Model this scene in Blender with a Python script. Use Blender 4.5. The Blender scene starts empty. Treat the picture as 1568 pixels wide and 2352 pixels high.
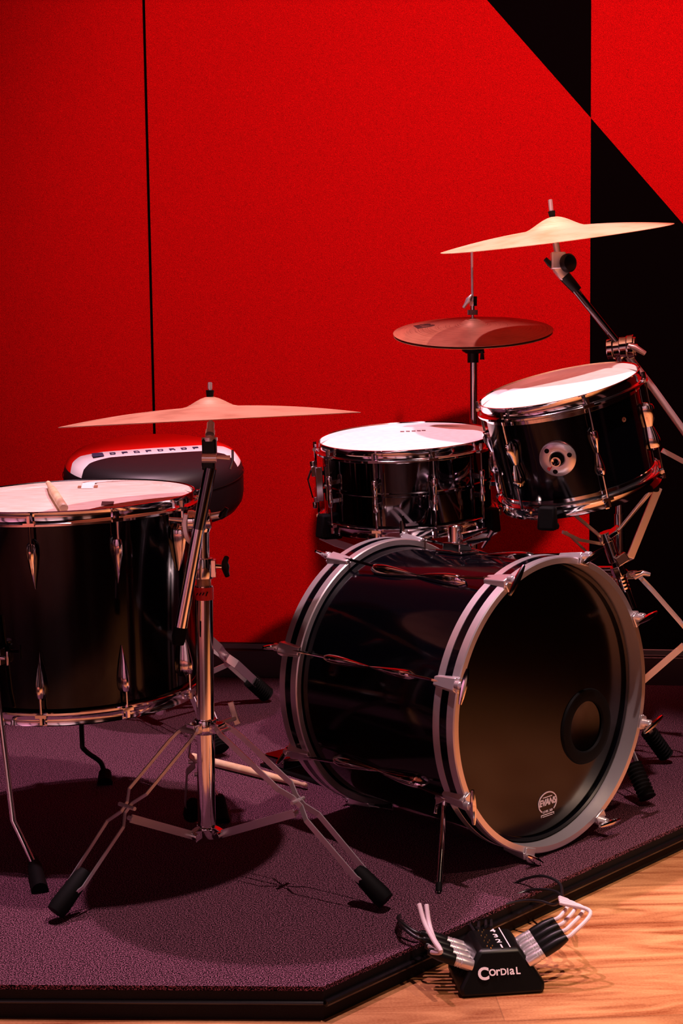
import bpy, math, random
from mathutils import Vector, Matrix, Quaternion
random.seed(7)
V = Vector
C = bpy.context.scene.collection
S = bpy.context.scene
rad = math.radians

# ------------------------------------------------------------------ camera
F = 3267.0                       # focal length in pixels of a 1568 x 2352 frame
EYE = V((0, 0, 0.895))
th, ph = math.atan(356 / F), rad(0.70)
fw = V((0, math.cos(th), -math.sin(th)))
r0 = V((1, 0, 0)); u0 = V((0, math.sin(th), math.cos(th)))
rt = r0 * math.cos(ph) - u0 * math.sin(ph)
up = u0 * math.cos(ph) + r0 * math.sin(ph)
cam = bpy.data.cameras.new('camera'); camo = bpy.data.objects.new('camera', cam); C.objects.link(camo)
cam.sensor_fit = 'VERTICAL'; cam.sensor_height = 36.0; cam.lens = F / 2352 * 36.0
cam.clip_start = 0.05
camo.matrix_world = Matrix(((rt.x, up.x, -fw.x, EYE.x), (rt.y, up.y, -fw.y, EYE.y), (rt.z, up.z, -fw.z, EYE.z), (0, 0, 0, 1)))
S.camera = camo

# ------------------------------------------------------------------ light
S.view_settings.view_transform = 'Standard'
S.view_settings.look = 'None'
S.view_settings.exposure = 0.0
S.view_settings.gamma = 1.0
w = bpy.data.worlds.new('world'); S.world = w; w.use_nodes = True
w.node_tree.nodes['Background'].inputs[0].default_value = (0.35, 0.15, 0.30, 1)
w.node_tree.nodes['Background'].inputs[1].default_value = 0.003

def aim(o, target):
    o.rotation_euler = (V(target) - o.location).to_track_quat('-Z', 'Y').to_euler()
def spot(name, loc, target, power, col, size=60, blend=0.4, r=0.04):
    l = bpy.data.lights.new(name, 'SPOT'); l.energy = power; l.color = col
    l.spot_size = rad(size); l.spot_blend = blend; l.shadow_soft_size = r
    o = bpy.data.objects.new(name, l); C.objects.link(o); o.location = loc; aim(o, target); return o
def area(name, loc, target, power, col, sx, sy):
    l = bpy.data.lights.new(name, 'AREA'); l.shape = 'RECTANGLE'; l.size = sx; l.size_y = sy; l.energy = power; l.color = col
    o = bpy.data.objects.new(name, l); C.objects.link(o); o.location = loc; aim(o, target); return o
PINK = (1.0, 0.50, 0.66)
spot('key_spot', (0.50, 1.95, 3.30), (-0.05, 2.38, 0.0), 290, (1.0, 0.66, 0.66), 47, 0.25, 0.03)
spot('top_spot', (-0.57, 2.65, 3.30), (-0.02, 2.42, 0.0), 330, (1.0, 0.55, 0.70), 47, 0.25, 0.03)
spot('wall_spot', (0.86, 0.90, 2.72), (0.36, 3.9, 1.45), 400, (1.0, 0.22, 0.20), 52, 0.70, 0.05)
spot('floor_spot', (1.5, 1.2, 3.2), (1.15, 1.85, -0.05), 720, (1.0, 0.66, 0.46), 38, 0.95, 0.03)
# added unseen spots on reflector strips and floor behind the camera, for chrome reflections
spot('chrome_fill_spot', (-1.3, -0.6, 3.3), (-3.2, -0.5, 0.7), 330, (1.0, 0.36, 0.60), 75, 0.6, 0.05)
spot('chrome_fill_spot', (-0.9, -0.9, 3.3), (-1.1, -2.4, 0.7), 330, (1.0, 0.66, 0.72), 70, 0.6, 0.05)
spot('chrome_fill_spot', (1.6, -0.8, 3.3), (1.9, -2.4, 0.9), 130, (1.0, 0.50, 0.40), 60, 0.6, 0.05)
spot('chrome_fill_spot', (-1.2, -1.2, 3.3), (-1.3, -1.1, 0.0), 420, (1.0, 0.45, 0.80), 55, 0.4, 0.05)

# ------------------------------------------------------------------ pixel to place
def ray(px, py):
    return (fw + rt * ((px - 784) / F) + up * ((1176 - py) / F))
def P(px, py, Y):
    d = ray(px, py); return EYE + d * (Y / d.y)
def G(px, py, z=0.0):
    d = ray(px, py); return EYE + d * ((z - EYE.z) / d.z)
def RP(px, py, p, n):
    d = ray(px, py); return EYE + d * ((V(p) - EYE).dot(n) / d.dot(n))

# ------------------------------------------------------------------ materials
def mat(name, col=(0.5, 0.5, 0.5), rough=0.5, metal=0.0, spec=0.5, coat=0.0):
    m = bpy.data.materials.new(name); m.use_nodes = True
    b = m.node_tree.nodes['Principled BSDF']
    b.inputs['Base Color'].default_value = (*col, 1); b.inputs['Roughness'].default_value = rough
    b.inputs['Metallic'].default_value = metal; b.inputs['Specular IOR Level'].default_value = spec
    b.inputs['Coat Weight'].default_value = coat
    return m
def nz(m, scale, c0, c1, lo=0.35, hi=0.65, stretch=(1, 1, 1), bump=0.0, detail=4):
    nt = m.node_tree; b = nt.nodes['Principled BSDF']
    tc = nt.nodes.new('ShaderNodeTexCoord'); mp = nt.nodes.new('ShaderNodeMapping'); mp.inputs['Scale'].default_value = stretch
    n = nt.nodes.new('ShaderNodeTexNoise'); n.inputs['Scale'].default_value = scale; n.inputs['Detail'].default_value = detail
    r = nt.nodes.new('ShaderNodeValToRGB')
    r.color_ramp.elements[0].position = lo; r.color_ramp.elements[1].position = hi
    r.color_ramp.elements[0].color = (*c0, 1); r.color_ramp.elements[1].color = (*c1, 1)
    nt.links.new(tc.outputs['Object'], mp.inputs[0]); nt.links.new(mp.outputs[0], n.inputs[0])
    nt.links.new(n.outputs[0], r.inputs[0]); nt.links.new(r.outputs[0], b.inputs['Base Color'])
    if bump:
        bp = nt.nodes.new('ShaderNodeBump'); bp.inputs['Strength'].default_value = bump; bp.inputs['Distance'].default_value = 0.002
        nt.links.new(n.outputs[0], bp.inputs['Height']); nt.links.new(bp.outputs[0], b.inputs['Normal'])
    return m
M = {}
M['red_wall'] = nz(mat('red_wall_paint', rough=0.85, spec=0.15), 700, (0.34, 0.0012, 0.003), (0.78, 0.003, 0.006), 0.38, 0.60, detail=2)
M['black_wall'] = mat('black_wall_paint', (0.0022, 0.0018, 0.0025), 0.9, spec=0.02)
M['groove'] = mat('dark_groove', (0.002, 0.002, 0.002), 0.9, spec=0.0)
M['room'] = mat('dark_room_paint', (0.012, 0.008, 0.010), 0.8, spec=0.1)
M['skirting'] = mat('glossy_skirting', (0.012, 0.006, 0.008), 0.3, spec=1.0)
M['pale_reflector'] = mat('pale_reflector_paint', (0.72, 0.68, 0.68), 0.8, spec=0.1)
M['gloss_black'] = mat('gloss_black_trim', (0.006, 0.005, 0.006), 0.22, spec=0.5)
M['carpet'] = nz(mat('carpet_pile', rough=0.95, spec=0.05), 520, (0.003, 0.0015, 0.002), (0.44, 0.17, 0.26), 0.47, 0.66, bump=1.0, detail=2)
M['edge'] = nz(mat('riser_edge_rubber', rough=0.75, spec=0.2), 500, (0.006, 0.004, 0.005), (0.012, 0.008, 0.008))
M['chrome'] = mat('chrome', (0.92, 0.90, 0.91), 0.09, 1.0)
M['satin'] = mat('satin_steel', (0.88, 0.84, 0.86), 0.30, 0.8)
M['steel'] = mat('pressed_steel', (0.88, 0.84, 0.86), 0.36, 0.85)
M['black_chrome'] = mat('black_chrome', (0.16, 0.14, 0.15), 0.06, 1.0)
M['lacquer'] = mat('black_lacquer', (0.0015, 0.0015, 0.003), 0.10, spec=0.28, coat=0.12)
M['rubber'] = mat('black_rubber', (0.0025, 0.0025, 0.0025), 0.7, spec=0.12)
M['plastic'] = mat('black_plastic', (0.003, 0.003, 0.003), 0.35, spec=0.25)
M['felt'] = nz(mat('grey_felt', rough=1.0, spec=0.0), 900, (0.10, 0.06, 0.07), (0.25, 0.17, 0.18))
M['skin'] = nz(mat('coated_drum_skin', rough=0.6, spec=0.3), 60, (0.82, 0.78, 0.76), (0.88, 0.85, 0.84))
M['clear_skin'] = nz(mat('worn_drum_skin', rough=0.35, spec=0.4), 22, (0.80, 0.60, 0.50), (0.90, 0.78, 0.70), stretch=(1, 3.5, 1))
M['front_skin'] = mat('black_drum_skin', (0.002, 0.0015, 0.0015), 0.16, spec=0.42)
M['white_print'] = mat('white_print', (0.85, 0.75, 0.80), 0.6)
M['dark_print'] = mat('dark_print', (0.05, 0.015, 0.01), 0.6)
M['ink'] = mat('dark_ink', (0.03, 0.03, 0.09), 0.6)
M['red_print'] = mat('red_print', (0.70, 0.01, 0.01), 0.5)
M['red_band'] = mat('red_band', (0.75, 0.006, 0.006), 0.45)
M['wood'] = mat('stick_wood', (0.80, 0.58, 0.36), 0.45)
nz(M['wood'], 30, (0.74, 0.50, 0.28), (0.88, 0.68, 0.46), stretch=(1, 1, 1))
M['brass'] = nz(mat('bushing_brown', rough=0.45, metal=0.6), 80, (0.42, 0.22, 0.12), (0.60, 0.35, 0.22))
M['white_cable'] = mat('pale_cable', (0.75, 0.62, 0.66), 0.45)
M['black_cable'] = mat('black_cable', (0.008, 0.006, 0.008), 0.4)
M['gold'] = mat('gold_pin', (0.95, 0.72, 0.25), 0.25, 1.0)
M['tape'] = mat('white_tape', (0.85, 0.83, 0.80), 0.6)
M['brown_tape'] = mat('brown_mark', (0.30, 0.12, 0.06), 0.6)

def cymbal_mat(name, c0, c1, rough):
    m = mat(name, c1, rough, 0.45); nt = m.node_tree; b = nt.nodes['Principled BSDF']
    tc = nt.nodes.new('ShaderNodeTexCoord'); sp = nt.nodes.new('ShaderNodeSeparateXYZ')
    cb = nt.nodes.new('ShaderNodeVectorMath'); cb.operation = 'MULTIPLY'; cb.inputs[1].default_value = (1, 1, 0)
    ln = nt.nodes.new('ShaderNodeVectorMath'); ln.operation = 'LENGTH'
    w1 = nt.nodes.new('ShaderNodeMath'); w1.operation = 'MULTIPLY'; w1.inputs[1].default_value = 420
    n = nt.nodes.new('ShaderNodeTexNoise'); n.noise_dimensions = '1D'; n.inputs['Scale'].default_value = 1.0; n.inputs['Detail'].default_value = 3
    n2 = nt.nodes.new('ShaderNodeTexNoise'); n2.inputs['Scale'].default_value = 14; n2.inputs['Detail'].default_value = 5
    mx = nt.nodes.new('ShaderNodeMath'); mx.operation = 'ADD'
    r = nt.nodes.new('ShaderNodeValToRGB'); r.color_ramp.elements[0].color = (*c0, 1); r.color_ramp.elements[1].color = (*c1, 1)
    r.color_ramp.elements[0].position = 0.75; r.color_ramp.elements[1].position = 1.2 if False else 1.0
    bp = nt.nodes.new('ShaderNodeBump'); bp.inputs['Strength'].default_value = 0.25; bp.inputs['Distance'].default_value = 0.0006
    L = nt.links.new
    L(tc.outputs['Object'], cb.inputs[0]); L(cb.outputs[0], ln.inputs[0]); L(ln.outputs['Value'], w1.inputs[0]); L(w1.outputs[0], n.inputs['W'])
    L(tc.outputs['Object'], n2.inputs[0]); L(n.outputs[0], mx.inputs[0]); L(n2.outputs[0], mx.inputs[1]); L(mx.outputs[0], r.inputs[0])
    L(r.outputs[0], b.inputs['Base Color']); L(n.outputs[0], bp.inputs['Height']); L(bp.outputs[0], b.inputs['Normal'])
    return m
M['dark_bronze'] = cymbal_mat('dark_bronze', (0.26, 0.085, 0.05), (0.52, 0.22, 0.13), 0.40)
M['bronze'] = cymbal_mat('cast_bronze', (0.85, 0.46, 0.20), (1.0, 0.76, 0.46), 0.42)
M['old_bronze'] = cymbal_mat('old_bronze', (0.42, 0.17, 0.10), (0.76, 0.40, 0.26), 0.40)

def wood_floor():
    m = mat('floor_wood', rough=0.38, spec=0.4); nt = m.node_tree; b = nt.nodes['Principled BSDF']; L = nt.links.new
    tc = nt.nodes.new('ShaderNodeTexCoord'); mp = nt.nodes.new('ShaderNodeMapping'); mp.inputs['Rotation'].default_value = (0, 0, rad(-3)); mp.inputs['Location'].default_value = (0.30, 0.055, 0)
    br = nt.nodes.new('ShaderNodeTexBrick'); br.inputs['Scale'].default_value = 1.0; br.inputs['Brick Width'].default_value = 1.25; br.inputs['Row Height'].default_value = 0.165
    br.inputs['Mortar Size'].default_value = 0.0012; br.inputs['Color1'].default_value = (0.35, 0.35, 0.35, 1); br.inputs['Color2'].default_value = (0.75, 0.75, 0.75, 1); br.inputs['Mortar'].default_value = (0.15, 0.15, 0.15, 1)
    br.inputs['Mortar Smooth'].default_value = 0.3
    m2 = nt.nodes.new('ShaderNodeMapping'); m2.inputs['Scale'].default_value = (1.0, 6.5, 1)
    n = nt.nodes.new('ShaderNodeTexNoise'); n.inputs['Scale'].default_value = 3.0; n.inputs['Detail'].default_value = 8; n.inputs['Distortion'].default_value = 1.6
    n3 = nt.nodes.new('ShaderNodeTexNoise'); n3.inputs['Scale'].default_value = 260; n3.inputs['Detail'].default_value = 3
    r = nt.nodes.new('ShaderNodeValToRGB'); e = r.color_ramp.elements
    e[0].position = 0.30; e[0].color = (0.30, 0.070, 0.020, 1); e[1].position = 0.70; e[1].color = (0.95, 0.46, 0.20, 1)
    x = nt.nodes.new('ShaderNodeMix'); x.data_type = 'RGBA'; x.blend_type = 'MULTIPLY'; x.inputs[0].default_value = 0.55
    a = nt.nodes.new('ShaderNodeMath'); a.operation = 'MULTIPLY_ADD'; a.inputs[1].default_value = 0.22
    sb = nt.nodes.new('ShaderNodeMath'); sb.operation = 'SUBTRACT'; sb.inputs[1].default_value = 0.11
    L(tc.outputs['Object'], mp.inputs[0]); L(mp.outputs[0], br.inputs[0]); L(mp.outputs[0], m2.inputs[0]); L(m2.outputs[0], n.inputs[0])
    L(tc.outputs['Object'], n3.inputs[0]); L(n3.outputs[0], a.inputs[0]); L(n.outputs[0], a.inputs[2]); L(a.outputs[0], sb.inputs[0])
    L(sb.outputs[0], r.inputs[0]); L(r.outputs[0], x.inputs[6]); L(br.outputs[0], x.inputs[7]); L(x.outputs[2], b.inputs['Base Color'])
    return m
M['floor'] = wood_floor()

# ------------------------------------------------------------------ mesh building
WM = {}
class MB:
    def __init__(s): s.v = []; s.f = []; s.m = []
    def add(s, vs, fs, T=None, mi=0):
        k = len(s.v)
        s.v += [(T @ V(p)) if T is not None else V(p) for p in vs]
        s.f += [tuple(i + k for i in f) for f in fs]; s.m += [mi] * len(fs); return s
    def lathe(s, prof, seg=32, T=None, closed=False, mi=0, caps=False):
        n = len(prof); vs = []; fs = []
        for i in range(seg):
            a = 2 * math.pi * i / seg; c, d = math.cos(a), math.sin(a)
            vs += [(r * c, r * d, z) for r, z in prof]
        for i in range(seg):
            j = (i + 1) % seg
            for k in range(n if closed else n - 1):
                l = (k + 1) % n
                fs.append((i * n + k, j * n + k, j * n + l, i * n + l))
        if caps:
            fs.append(tuple(i * n + n - 1 for i in range(seg)))
            fs.append(tuple(i * n for i in reversed(range(seg))))
        return s.add(vs, fs, T, mi)
    def tube(s, pts, r, seg=12, caps=True, T=None, mi=0):
        pts = [V(p) for p in pts]; n = len(pts)
        rr = r if isinstance(r, (list, tuple)) else [r] * n
        tan = [(pts[min(i + 1, n - 1)] - pts[max(i - 1, 0)]).normalized() for i in range(n)]
        a = V((0, 0, 1)) if abs(tan[0].z) < 0.9 else V((1, 0, 0))
        x = tan[0].cross(a).normalized(); vs = []; fs = []
        for i in range(n):
            x = (x - tan[i] * x.dot(tan[i])).normalized(); y = tan[i].cross(x)
            for k in range(seg):
                an = 2 * math.pi * k / seg
                vs.append(pts[i] + (x * math.cos(an) + y * math.sin(an)) * rr[i])
        for i in range(n - 1):
            for k in range(seg):
                l = (k + 1) % seg
                fs.append((i * seg + k, i * seg + l, (i + 1) * seg + l, (i + 1) * seg + k))
        if caps:
            fs.append(tuple(reversed(range(seg)))); fs.append(tuple((n - 1) * seg + k for k in range(seg)))
        return s.add(vs, fs, T, mi)
    def box(s, c, size, T=None, mi=0, taper=(1, 1)):
        x, y, z = (q / 2 for q in size); c = V(c); tx, ty = taper
        vs = [c + V(p) for p in ((-x, -y, -z), (x, -y, -z), (x, y, -z), (-x, y, -z), (-x * tx, -y * ty, z), (x * tx, -y * ty, z), (x * tx, y * ty, z), (-x * tx, y * ty, z))]
        return s.add(vs, [(3, 2, 1, 0), (4, 5, 6, 7), (0, 1, 5, 4), (1, 2, 6, 5), (2, 3, 7, 6), (3, 0, 4, 7)], T, mi)
    def bar(s, a, b, w, t, side=None, T=None, w2=None):
        return s.ribbon([a, b], w, t, side, T, w2)
    def ribbon(s, pts, w, t, side=None, T=None, w2=None):
        """rectangular section swept along pts; w across side, t across the other way"""
        pts = [V(p) for p in pts]; n = len(pts); vs = []; fs = []
        for i in range(n):
            d = (pts[min(i + 1, n - 1)] - pts[max(i - 1, 0)]).normalized()
            sd = V(side) if side is not None else V((0, 0, 1))
            sd = (sd - d * sd.dot(d))
            sd = sd.normalized() if sd.length > 1e-6 else V((1, 0, 0))
            no = d.cross(sd)
            ww = w if w2 is None else w + (w2 - w) * i / (n - 1)
            for a, b in ((-1, -1), (1, -1), (1, 1), (-1, 1)):
                vs.append(pts[i] + sd * (a * ww / 2) + no * (b * t / 2))
        for i in range(n - 1):
            for k in range(4):
                l = (k + 1) % 4
                fs.append((i * 4 + k, i * 4 + l, (i + 1) * 4 + l, (i + 1) * 4 + k))
        fs.append((3, 2, 1, 0)); fs.append(tuple((n - 1) * 4 + k for k in range(4)))
        return s.add(vs, fs, T)
    def build(s, name, m, parent=None, local=False, bevel=0.0, sharp=35, sub=0, label=None):
        me = bpy.data.meshes.new(name)
        inv = None
        if parent is not None and not local: inv = WM[parent].inverted()
        vs = [tuple(inv @ p) if inv is not None else tuple(p) for p in s.v]
        me.from_pydata(vs, [], s.f)
        for q in (m if isinstance(m, (list, tuple)) else [m]): me.materials.append(M[q])
        me.polygons.foreach_set('material_index', s.m)
        me.shade_smooth(); me.set_sharp_from_angle(angle=rad(sharp))
        o = bpy.data.objects.new(name, me); C.objects.link(o)
        if parent is not None: o.parent = parent
        WM[o] = WM[parent] if parent is not None else Matrix.Identity(4)
        if bevel:
            b = o.modifiers.new('bevel', 'BEVEL'); b.width = bevel; b.segments = 2; b.limit_method = 'ANGLE'; b.angle_limit = rad(35)
        if sub:
            q = o.modifiers.new('sub', 'SUBSURF'); q.levels = sub; q.render_levels = sub
        if label: o['label'] = label
        return o
def frame(o, z, xh=None):
    """matrix with origin o and local z along z"""
    z = V(z).normalized(); x = V(xh) if xh is not None else (V((1, 0, 0)) if abs(z.x) < 0.9 else V((0, 1, 0)))
    x = (x - z * x.dot(z)).normalized(); y = z.cross(x)
    return Matrix(((x.x, y.x, z.x, o[0]), (x.y, y.y, z.y, o[1]), (x.z, y.z, z.z, o[2]), (0, 0, 0, 1)))
def thing(name, label, cat, mw=None, group=None):
    o = bpy.data.objects.new(name, None); C.objects.link(o); o.empty_display_size = 0.05
    if mw is None: mw = Matrix.Identity(4)
    elif not isinstance(mw, Matrix): mw = Matrix.Translation(V(mw))
    o.matrix_world = mw; WM[o] = mw.copy()
    o['label'] = label; o['category'] = cat
    if group: o['group'] = group
    return o
def tag(o, label, cat, group=None):
    o['label'] = label; o['category'] = cat
    if group: o['group'] = group
    return o
def structure(o, label=None):
    o['kind'] = 'structure'
    if label: o['label'] = label
    return o
def cyl(a, b, r, seg=16): return MB().tube([a, b], r, seg)
def text(name, body, size, m, parent, T, depth=0.0004, shear=0.0, bold=0.0, spacing=1.0, base=False):
    cu = bpy.data.curves.new(name, 'FONT'); cu.body = body; cu.size = size; cu.extrude = depth; cu.align_x = 'CENTER'; cu.align_y = 'BOTTOM_BASELINE' if base else 'CENTER'
    cu.shear = shear; cu.offset = bold; cu.space_character = spacing; cu.resolution_u = 4
    t = bpy.data.objects.new(name + '_t', cu); C.objects.link(t)
    dg = bpy.context.evaluated_depsgraph_get(); me = bpy.data.meshes.new_from_object(t.evaluated_get(dg))
    bpy.data.objects.remove(t)
    vs = [tuple(p.co) for p in me.vertices]; fs = [tuple(p.vertices) for p in me.polygons]
    b = MB(); b.add(vs, fs, T); return b
def smooth_path(pts, n=8):
    pts = [V(p) for p in pts]; out = []
    q = [pts[0] * 2 - pts[1]] + pts + [pts[-1] * 2 - pts[-2]]
    for i in range(1, len(q) - 2):
        for k in range(n):
            t = k / n; a, b, c, d = q[i - 1], q[i], q[i + 1], q[i + 2]
            out.append(0.5 * ((2 * b) + (c - a) * t + (2 * a - 5 * b + 4 * c - d) * t * t + (3 * b - a - 3 * c + d) * t ** 3))
    out.append(pts[-1]); return out

# ------------------------------------------------------------------ the room
WY = lambda x: 3.92 - 0.14 * x
wn = V((0.14, 1, 0)).normalized()            # into the wall
wp = V((0, 3.92, 0))
FZ = -0.05
def wall_pt(px, py, off=0.0): return RP(px, py, wp - wn * off, wn)
def wx(x, z, off=0.0): return V((x, WY(x), z)) - wn * off
ZT = 3.7
b = MB()
pts = [wx(-3.2, FZ), wx(3.0, FZ), wx(3.0, ZT), wx(-3.2, ZT)]
b.add([p + wn * k for k in (0.004, 0.12) for p in pts], [(0, 1, 2, 3), (7, 6, 5, 4), (0, 4, 5, 1), (1, 5, 6, 2), (2, 6, 7, 3), (3, 7, 4, 0)])
wall = structure(b.build('wall_back', 'groove'), 'painted back wall of red and black panels')
def panel(polys, label):
    b = MB()
    for mi, ps in polys:
        n = len(ps)
        vs = [p for p in ps] + [p + wn * 0.004 for p in ps]
        b.add(vs, [tuple(range(n)), tuple(reversed(range(n, 2 * n)))] + [(i, i + n, (i + 1) % n + n, (i + 1) % n) for i in range(n)], mi=mi)
    return b.build('panel', ['red_wall', 'black_wall'], wall, sharp=20, label=label)
s_top = wall_pt(329.3, 0); s_bot = wall_pt(352.5, 930)
c_top = wall_pt(1357.3, 0); c_bot = wall_pt(1354.4, 770)
def on_line(a, b, z):
    t = (z - a.z) / (b.z - a.z); return a + (b - a) * t
gw = V((1, -0.14, 0)).normalized() * 0.0042
apex = wall_pt(1356.5, 271)
dl = wall_pt(1117, 0); dr = wall_pt(1568, 514)
dirl = (dl - apex).normalized(); dirr = (dr - apex).normalized()
tl = apex + dirl * ((ZT - apex.z) / dirl.z)
rr_ = apex + dirr * 1.4
sx_ = on_line(s_top, s_bot, 3.0)
hit = apex + dirl * ((sx_.x - apex.x) / dirl.x)
hit = apex + dirl * ((on_line(s_top, s_bot, hit.z).x - apex.x) / dirl.x)
panel([(0, [wx(-3.2, FZ), on_line(s_top, s_bot, FZ) - gw, hit - gw, tl, wx(-3.2, ZT)]),
       (1, [hit - gw, on_line(s_top, s_bot, ZT) - gw, tl])], 'plain red panel left of the seam')
panel([(0, [on_line(s_top, s_bot, FZ) + gw, on_line(c_top, c_bot, FZ), apex, hit + gw]),
       (1, [apex, on_line(c_top, c_bot, ZT), on_line(s_top, s_bot, ZT) + gw, hit + gw])], 'red panel cut by a black diagonal')
panel([(1, [on_line(c_top, c_bot, FZ), wx(3.0, FZ), wx(3.0, rr_.z), rr_, apex]),
       (0, [apex, rr_, wx(3.0, rr_.z), wx(3.0, ZT), on_line(c_top, c_bot, ZT)])], 'black panel with a red upper part')
# baseboard
b = MB()
xs = (-3.2, 3.0)
prof = [(0.0, 0.097), (0.006, 0.097), (0.008, 0.094), (0.010, 0.080), (0.020, 0.076), (0.020, 0.0), (0.0, 0.0)]
vs = [wx(x, z, o) for x in xs for o, z in prof]; n = len(prof)
b.add(vs, [(i, (i + 1) % n, (i + 1) % n + n, i + n) for i in range(n)] + [tuple(reversed(range(n))), tuple(range(n, 2 * n))])
structure(b.build('baseboard_back', 'skirting', sharp=10, bevel=0.001))
# wood floor and the unseen dark room round the stage
b = MB(); b.box((0, 0.9, FZ - 0.02), (7.2, 7.0, 0.04))
structure(b.build('floor', 'floor'))
b = MB(); b.box((0, 0.9, ZT + 0.025), (7.2, 7.0, 0.05)); structure(b.build('ceiling', 'room'))
for nm, c, sz in (('wall_left', (-3.25, 0.9, 1.8), (0.1, 7.0, 3.8)), ('wall_right', (3.05, 0.6, 1.8), (0.1, 6.2, 3.8)), ('wall_front', (0, -2.5, 1.8), (7.2, 0.1, 3.8))):
    b = MB(); b.box(c, sz); wl = structure(b.build(nm, 'room'))
    strips = {'wall_left': [(-2.3, -1.2), (-1.0, 0.2), (0.45, 1.0)], 'wall_right': [(0.3, 0.7)], 'wall_front': [(-2.6, -1.5), (-1.35, -0.15), (0.25, 0.55), (1.5, 2.2)]}[nm]
    for p0, p1 in strips:
        b = MB()
        if nm == 'wall_front': b.box(((p0 + p1) / 2, -2.44, 1.25), (p1 - p0, 0.02, 2.4))
        else: b.box((-3.19 if nm == 'wall_left' else 2.99, (p0 + p1) / 2, 1.25), (0.02, p1 - p0, 2.4))
        b.build('panel', 'pale_reflector', wl)  # pale reflector strip, added out of view to brighten what the chrome mirrors

# riser
rp = G(742, 2266); fl = G(0, 2262); rdir = (G(1568, 1893) - rp); rdir.z = 0; rdir.normalize()
ldir = (fl - rp).normalized()
q0 = rp + ldir * 2.6; q1 = rp
t_ = 1.0
q2 = rp + rdir * 1.9
ring = [q0, q1, q2, V((q2.x, WY(q2.x) - 0.001, 0)), V((q0.x, WY(q0.x) - 0.001, 0))]
riser = thing('stage_riser', 'low black stage riser covered in grey carpet with one cut corner', 'platform', (rp.x, rp.y, FZ))
def prism(ring, z0, z1):
    n = len(ring); b = MB()
    b.add([V((p.x, p.y, z)) for z in (z0, z1) for p in ring], [tuple(reversed(range(n))), tuple(range(n, 2 * n))] + [(i, (i + 1) % n, (i + 1) % n + n, i + n) for i in range(n)])
    return b
prism(ring, FZ, -0.007).build('frame', 'edge', riser)
# carpet set in from the edge
cr = [V(p) for p in ring]
nin = V((-rdir.y, rdir.x, 0));
prism(ring, -0.0068, 0.0).build('carpet', 'carpet', riser)
# glossy rounded edge profile along front and cut side
side_out = V((rdir.y, -rdir.x, 0)); front_out = V((ldir.y, -ldir.x, 0)) * -1
if front_out.y > 0: front_out = -front_out
b = MB()
b.tube([q1 + side_out * 0.004 + V((0, 0, -0.024)), q2 + side_out * 0.004 + V((0, 0, -0.024))], 0.0055, 10)
b.tube([q0 + front_out * 0.002 + V((0, 0, -0.024)), q1 + front_out * 0.002 + V((0, 0, -0.024))], 0.003, 10)
b.build('edge_trim', 'gloss_black', riser)

# ------------------------------------------------------------------ drum parts
def spade(mb, base, axis, out, L, w, h, rod=0.0, T=None):
    """pointed teardrop casting: base = rounded end, runs along axis to a point"""
    base = V(base); axis = V(axis).normalized(); out = V(out).normalized(); sd = axis.cross(out)
    n = 12; k = 10; vs = []; fs = []
    for i in range(n + 1):
        t = i / n
        ww = w * (math.sin(math.pi * min(t / 0.34, 1) / 2) ** 0.8 if t < 0.17 else 1) * (1 if t < 0.3 else max(0.03, 1 - ((t - 0.3) / 0.7) ** 1.15))
        if t < 0.17: ww = w * math.sqrt(max(0.04, 1 - (1 - t / 0.17) ** 2))
        hh = h * (ww / w) ** 0.7
        for j in range(k):
            a = math.pi * j / (k - 1)
            vs.append(base + axis * (L * t) + sd * (math.cos(a) * ww) + out * (math.sin(a) * hh))
    for i in range(n):
        for j in range(k - 1):
            fs.append((i * k + j, (i + 1) * k + j, (i + 1) * k + j + 1, i * k + j + 1))
        fs.append((i * k + k - 1, (i + 1) * k + k - 1, (i + 1) * k, i * k))
    fs.append(tuple(range(k))); fs.append(tuple(reversed([n * k + j for j in range(k)])))
    return mb.add(vs, fs, T)

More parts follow.
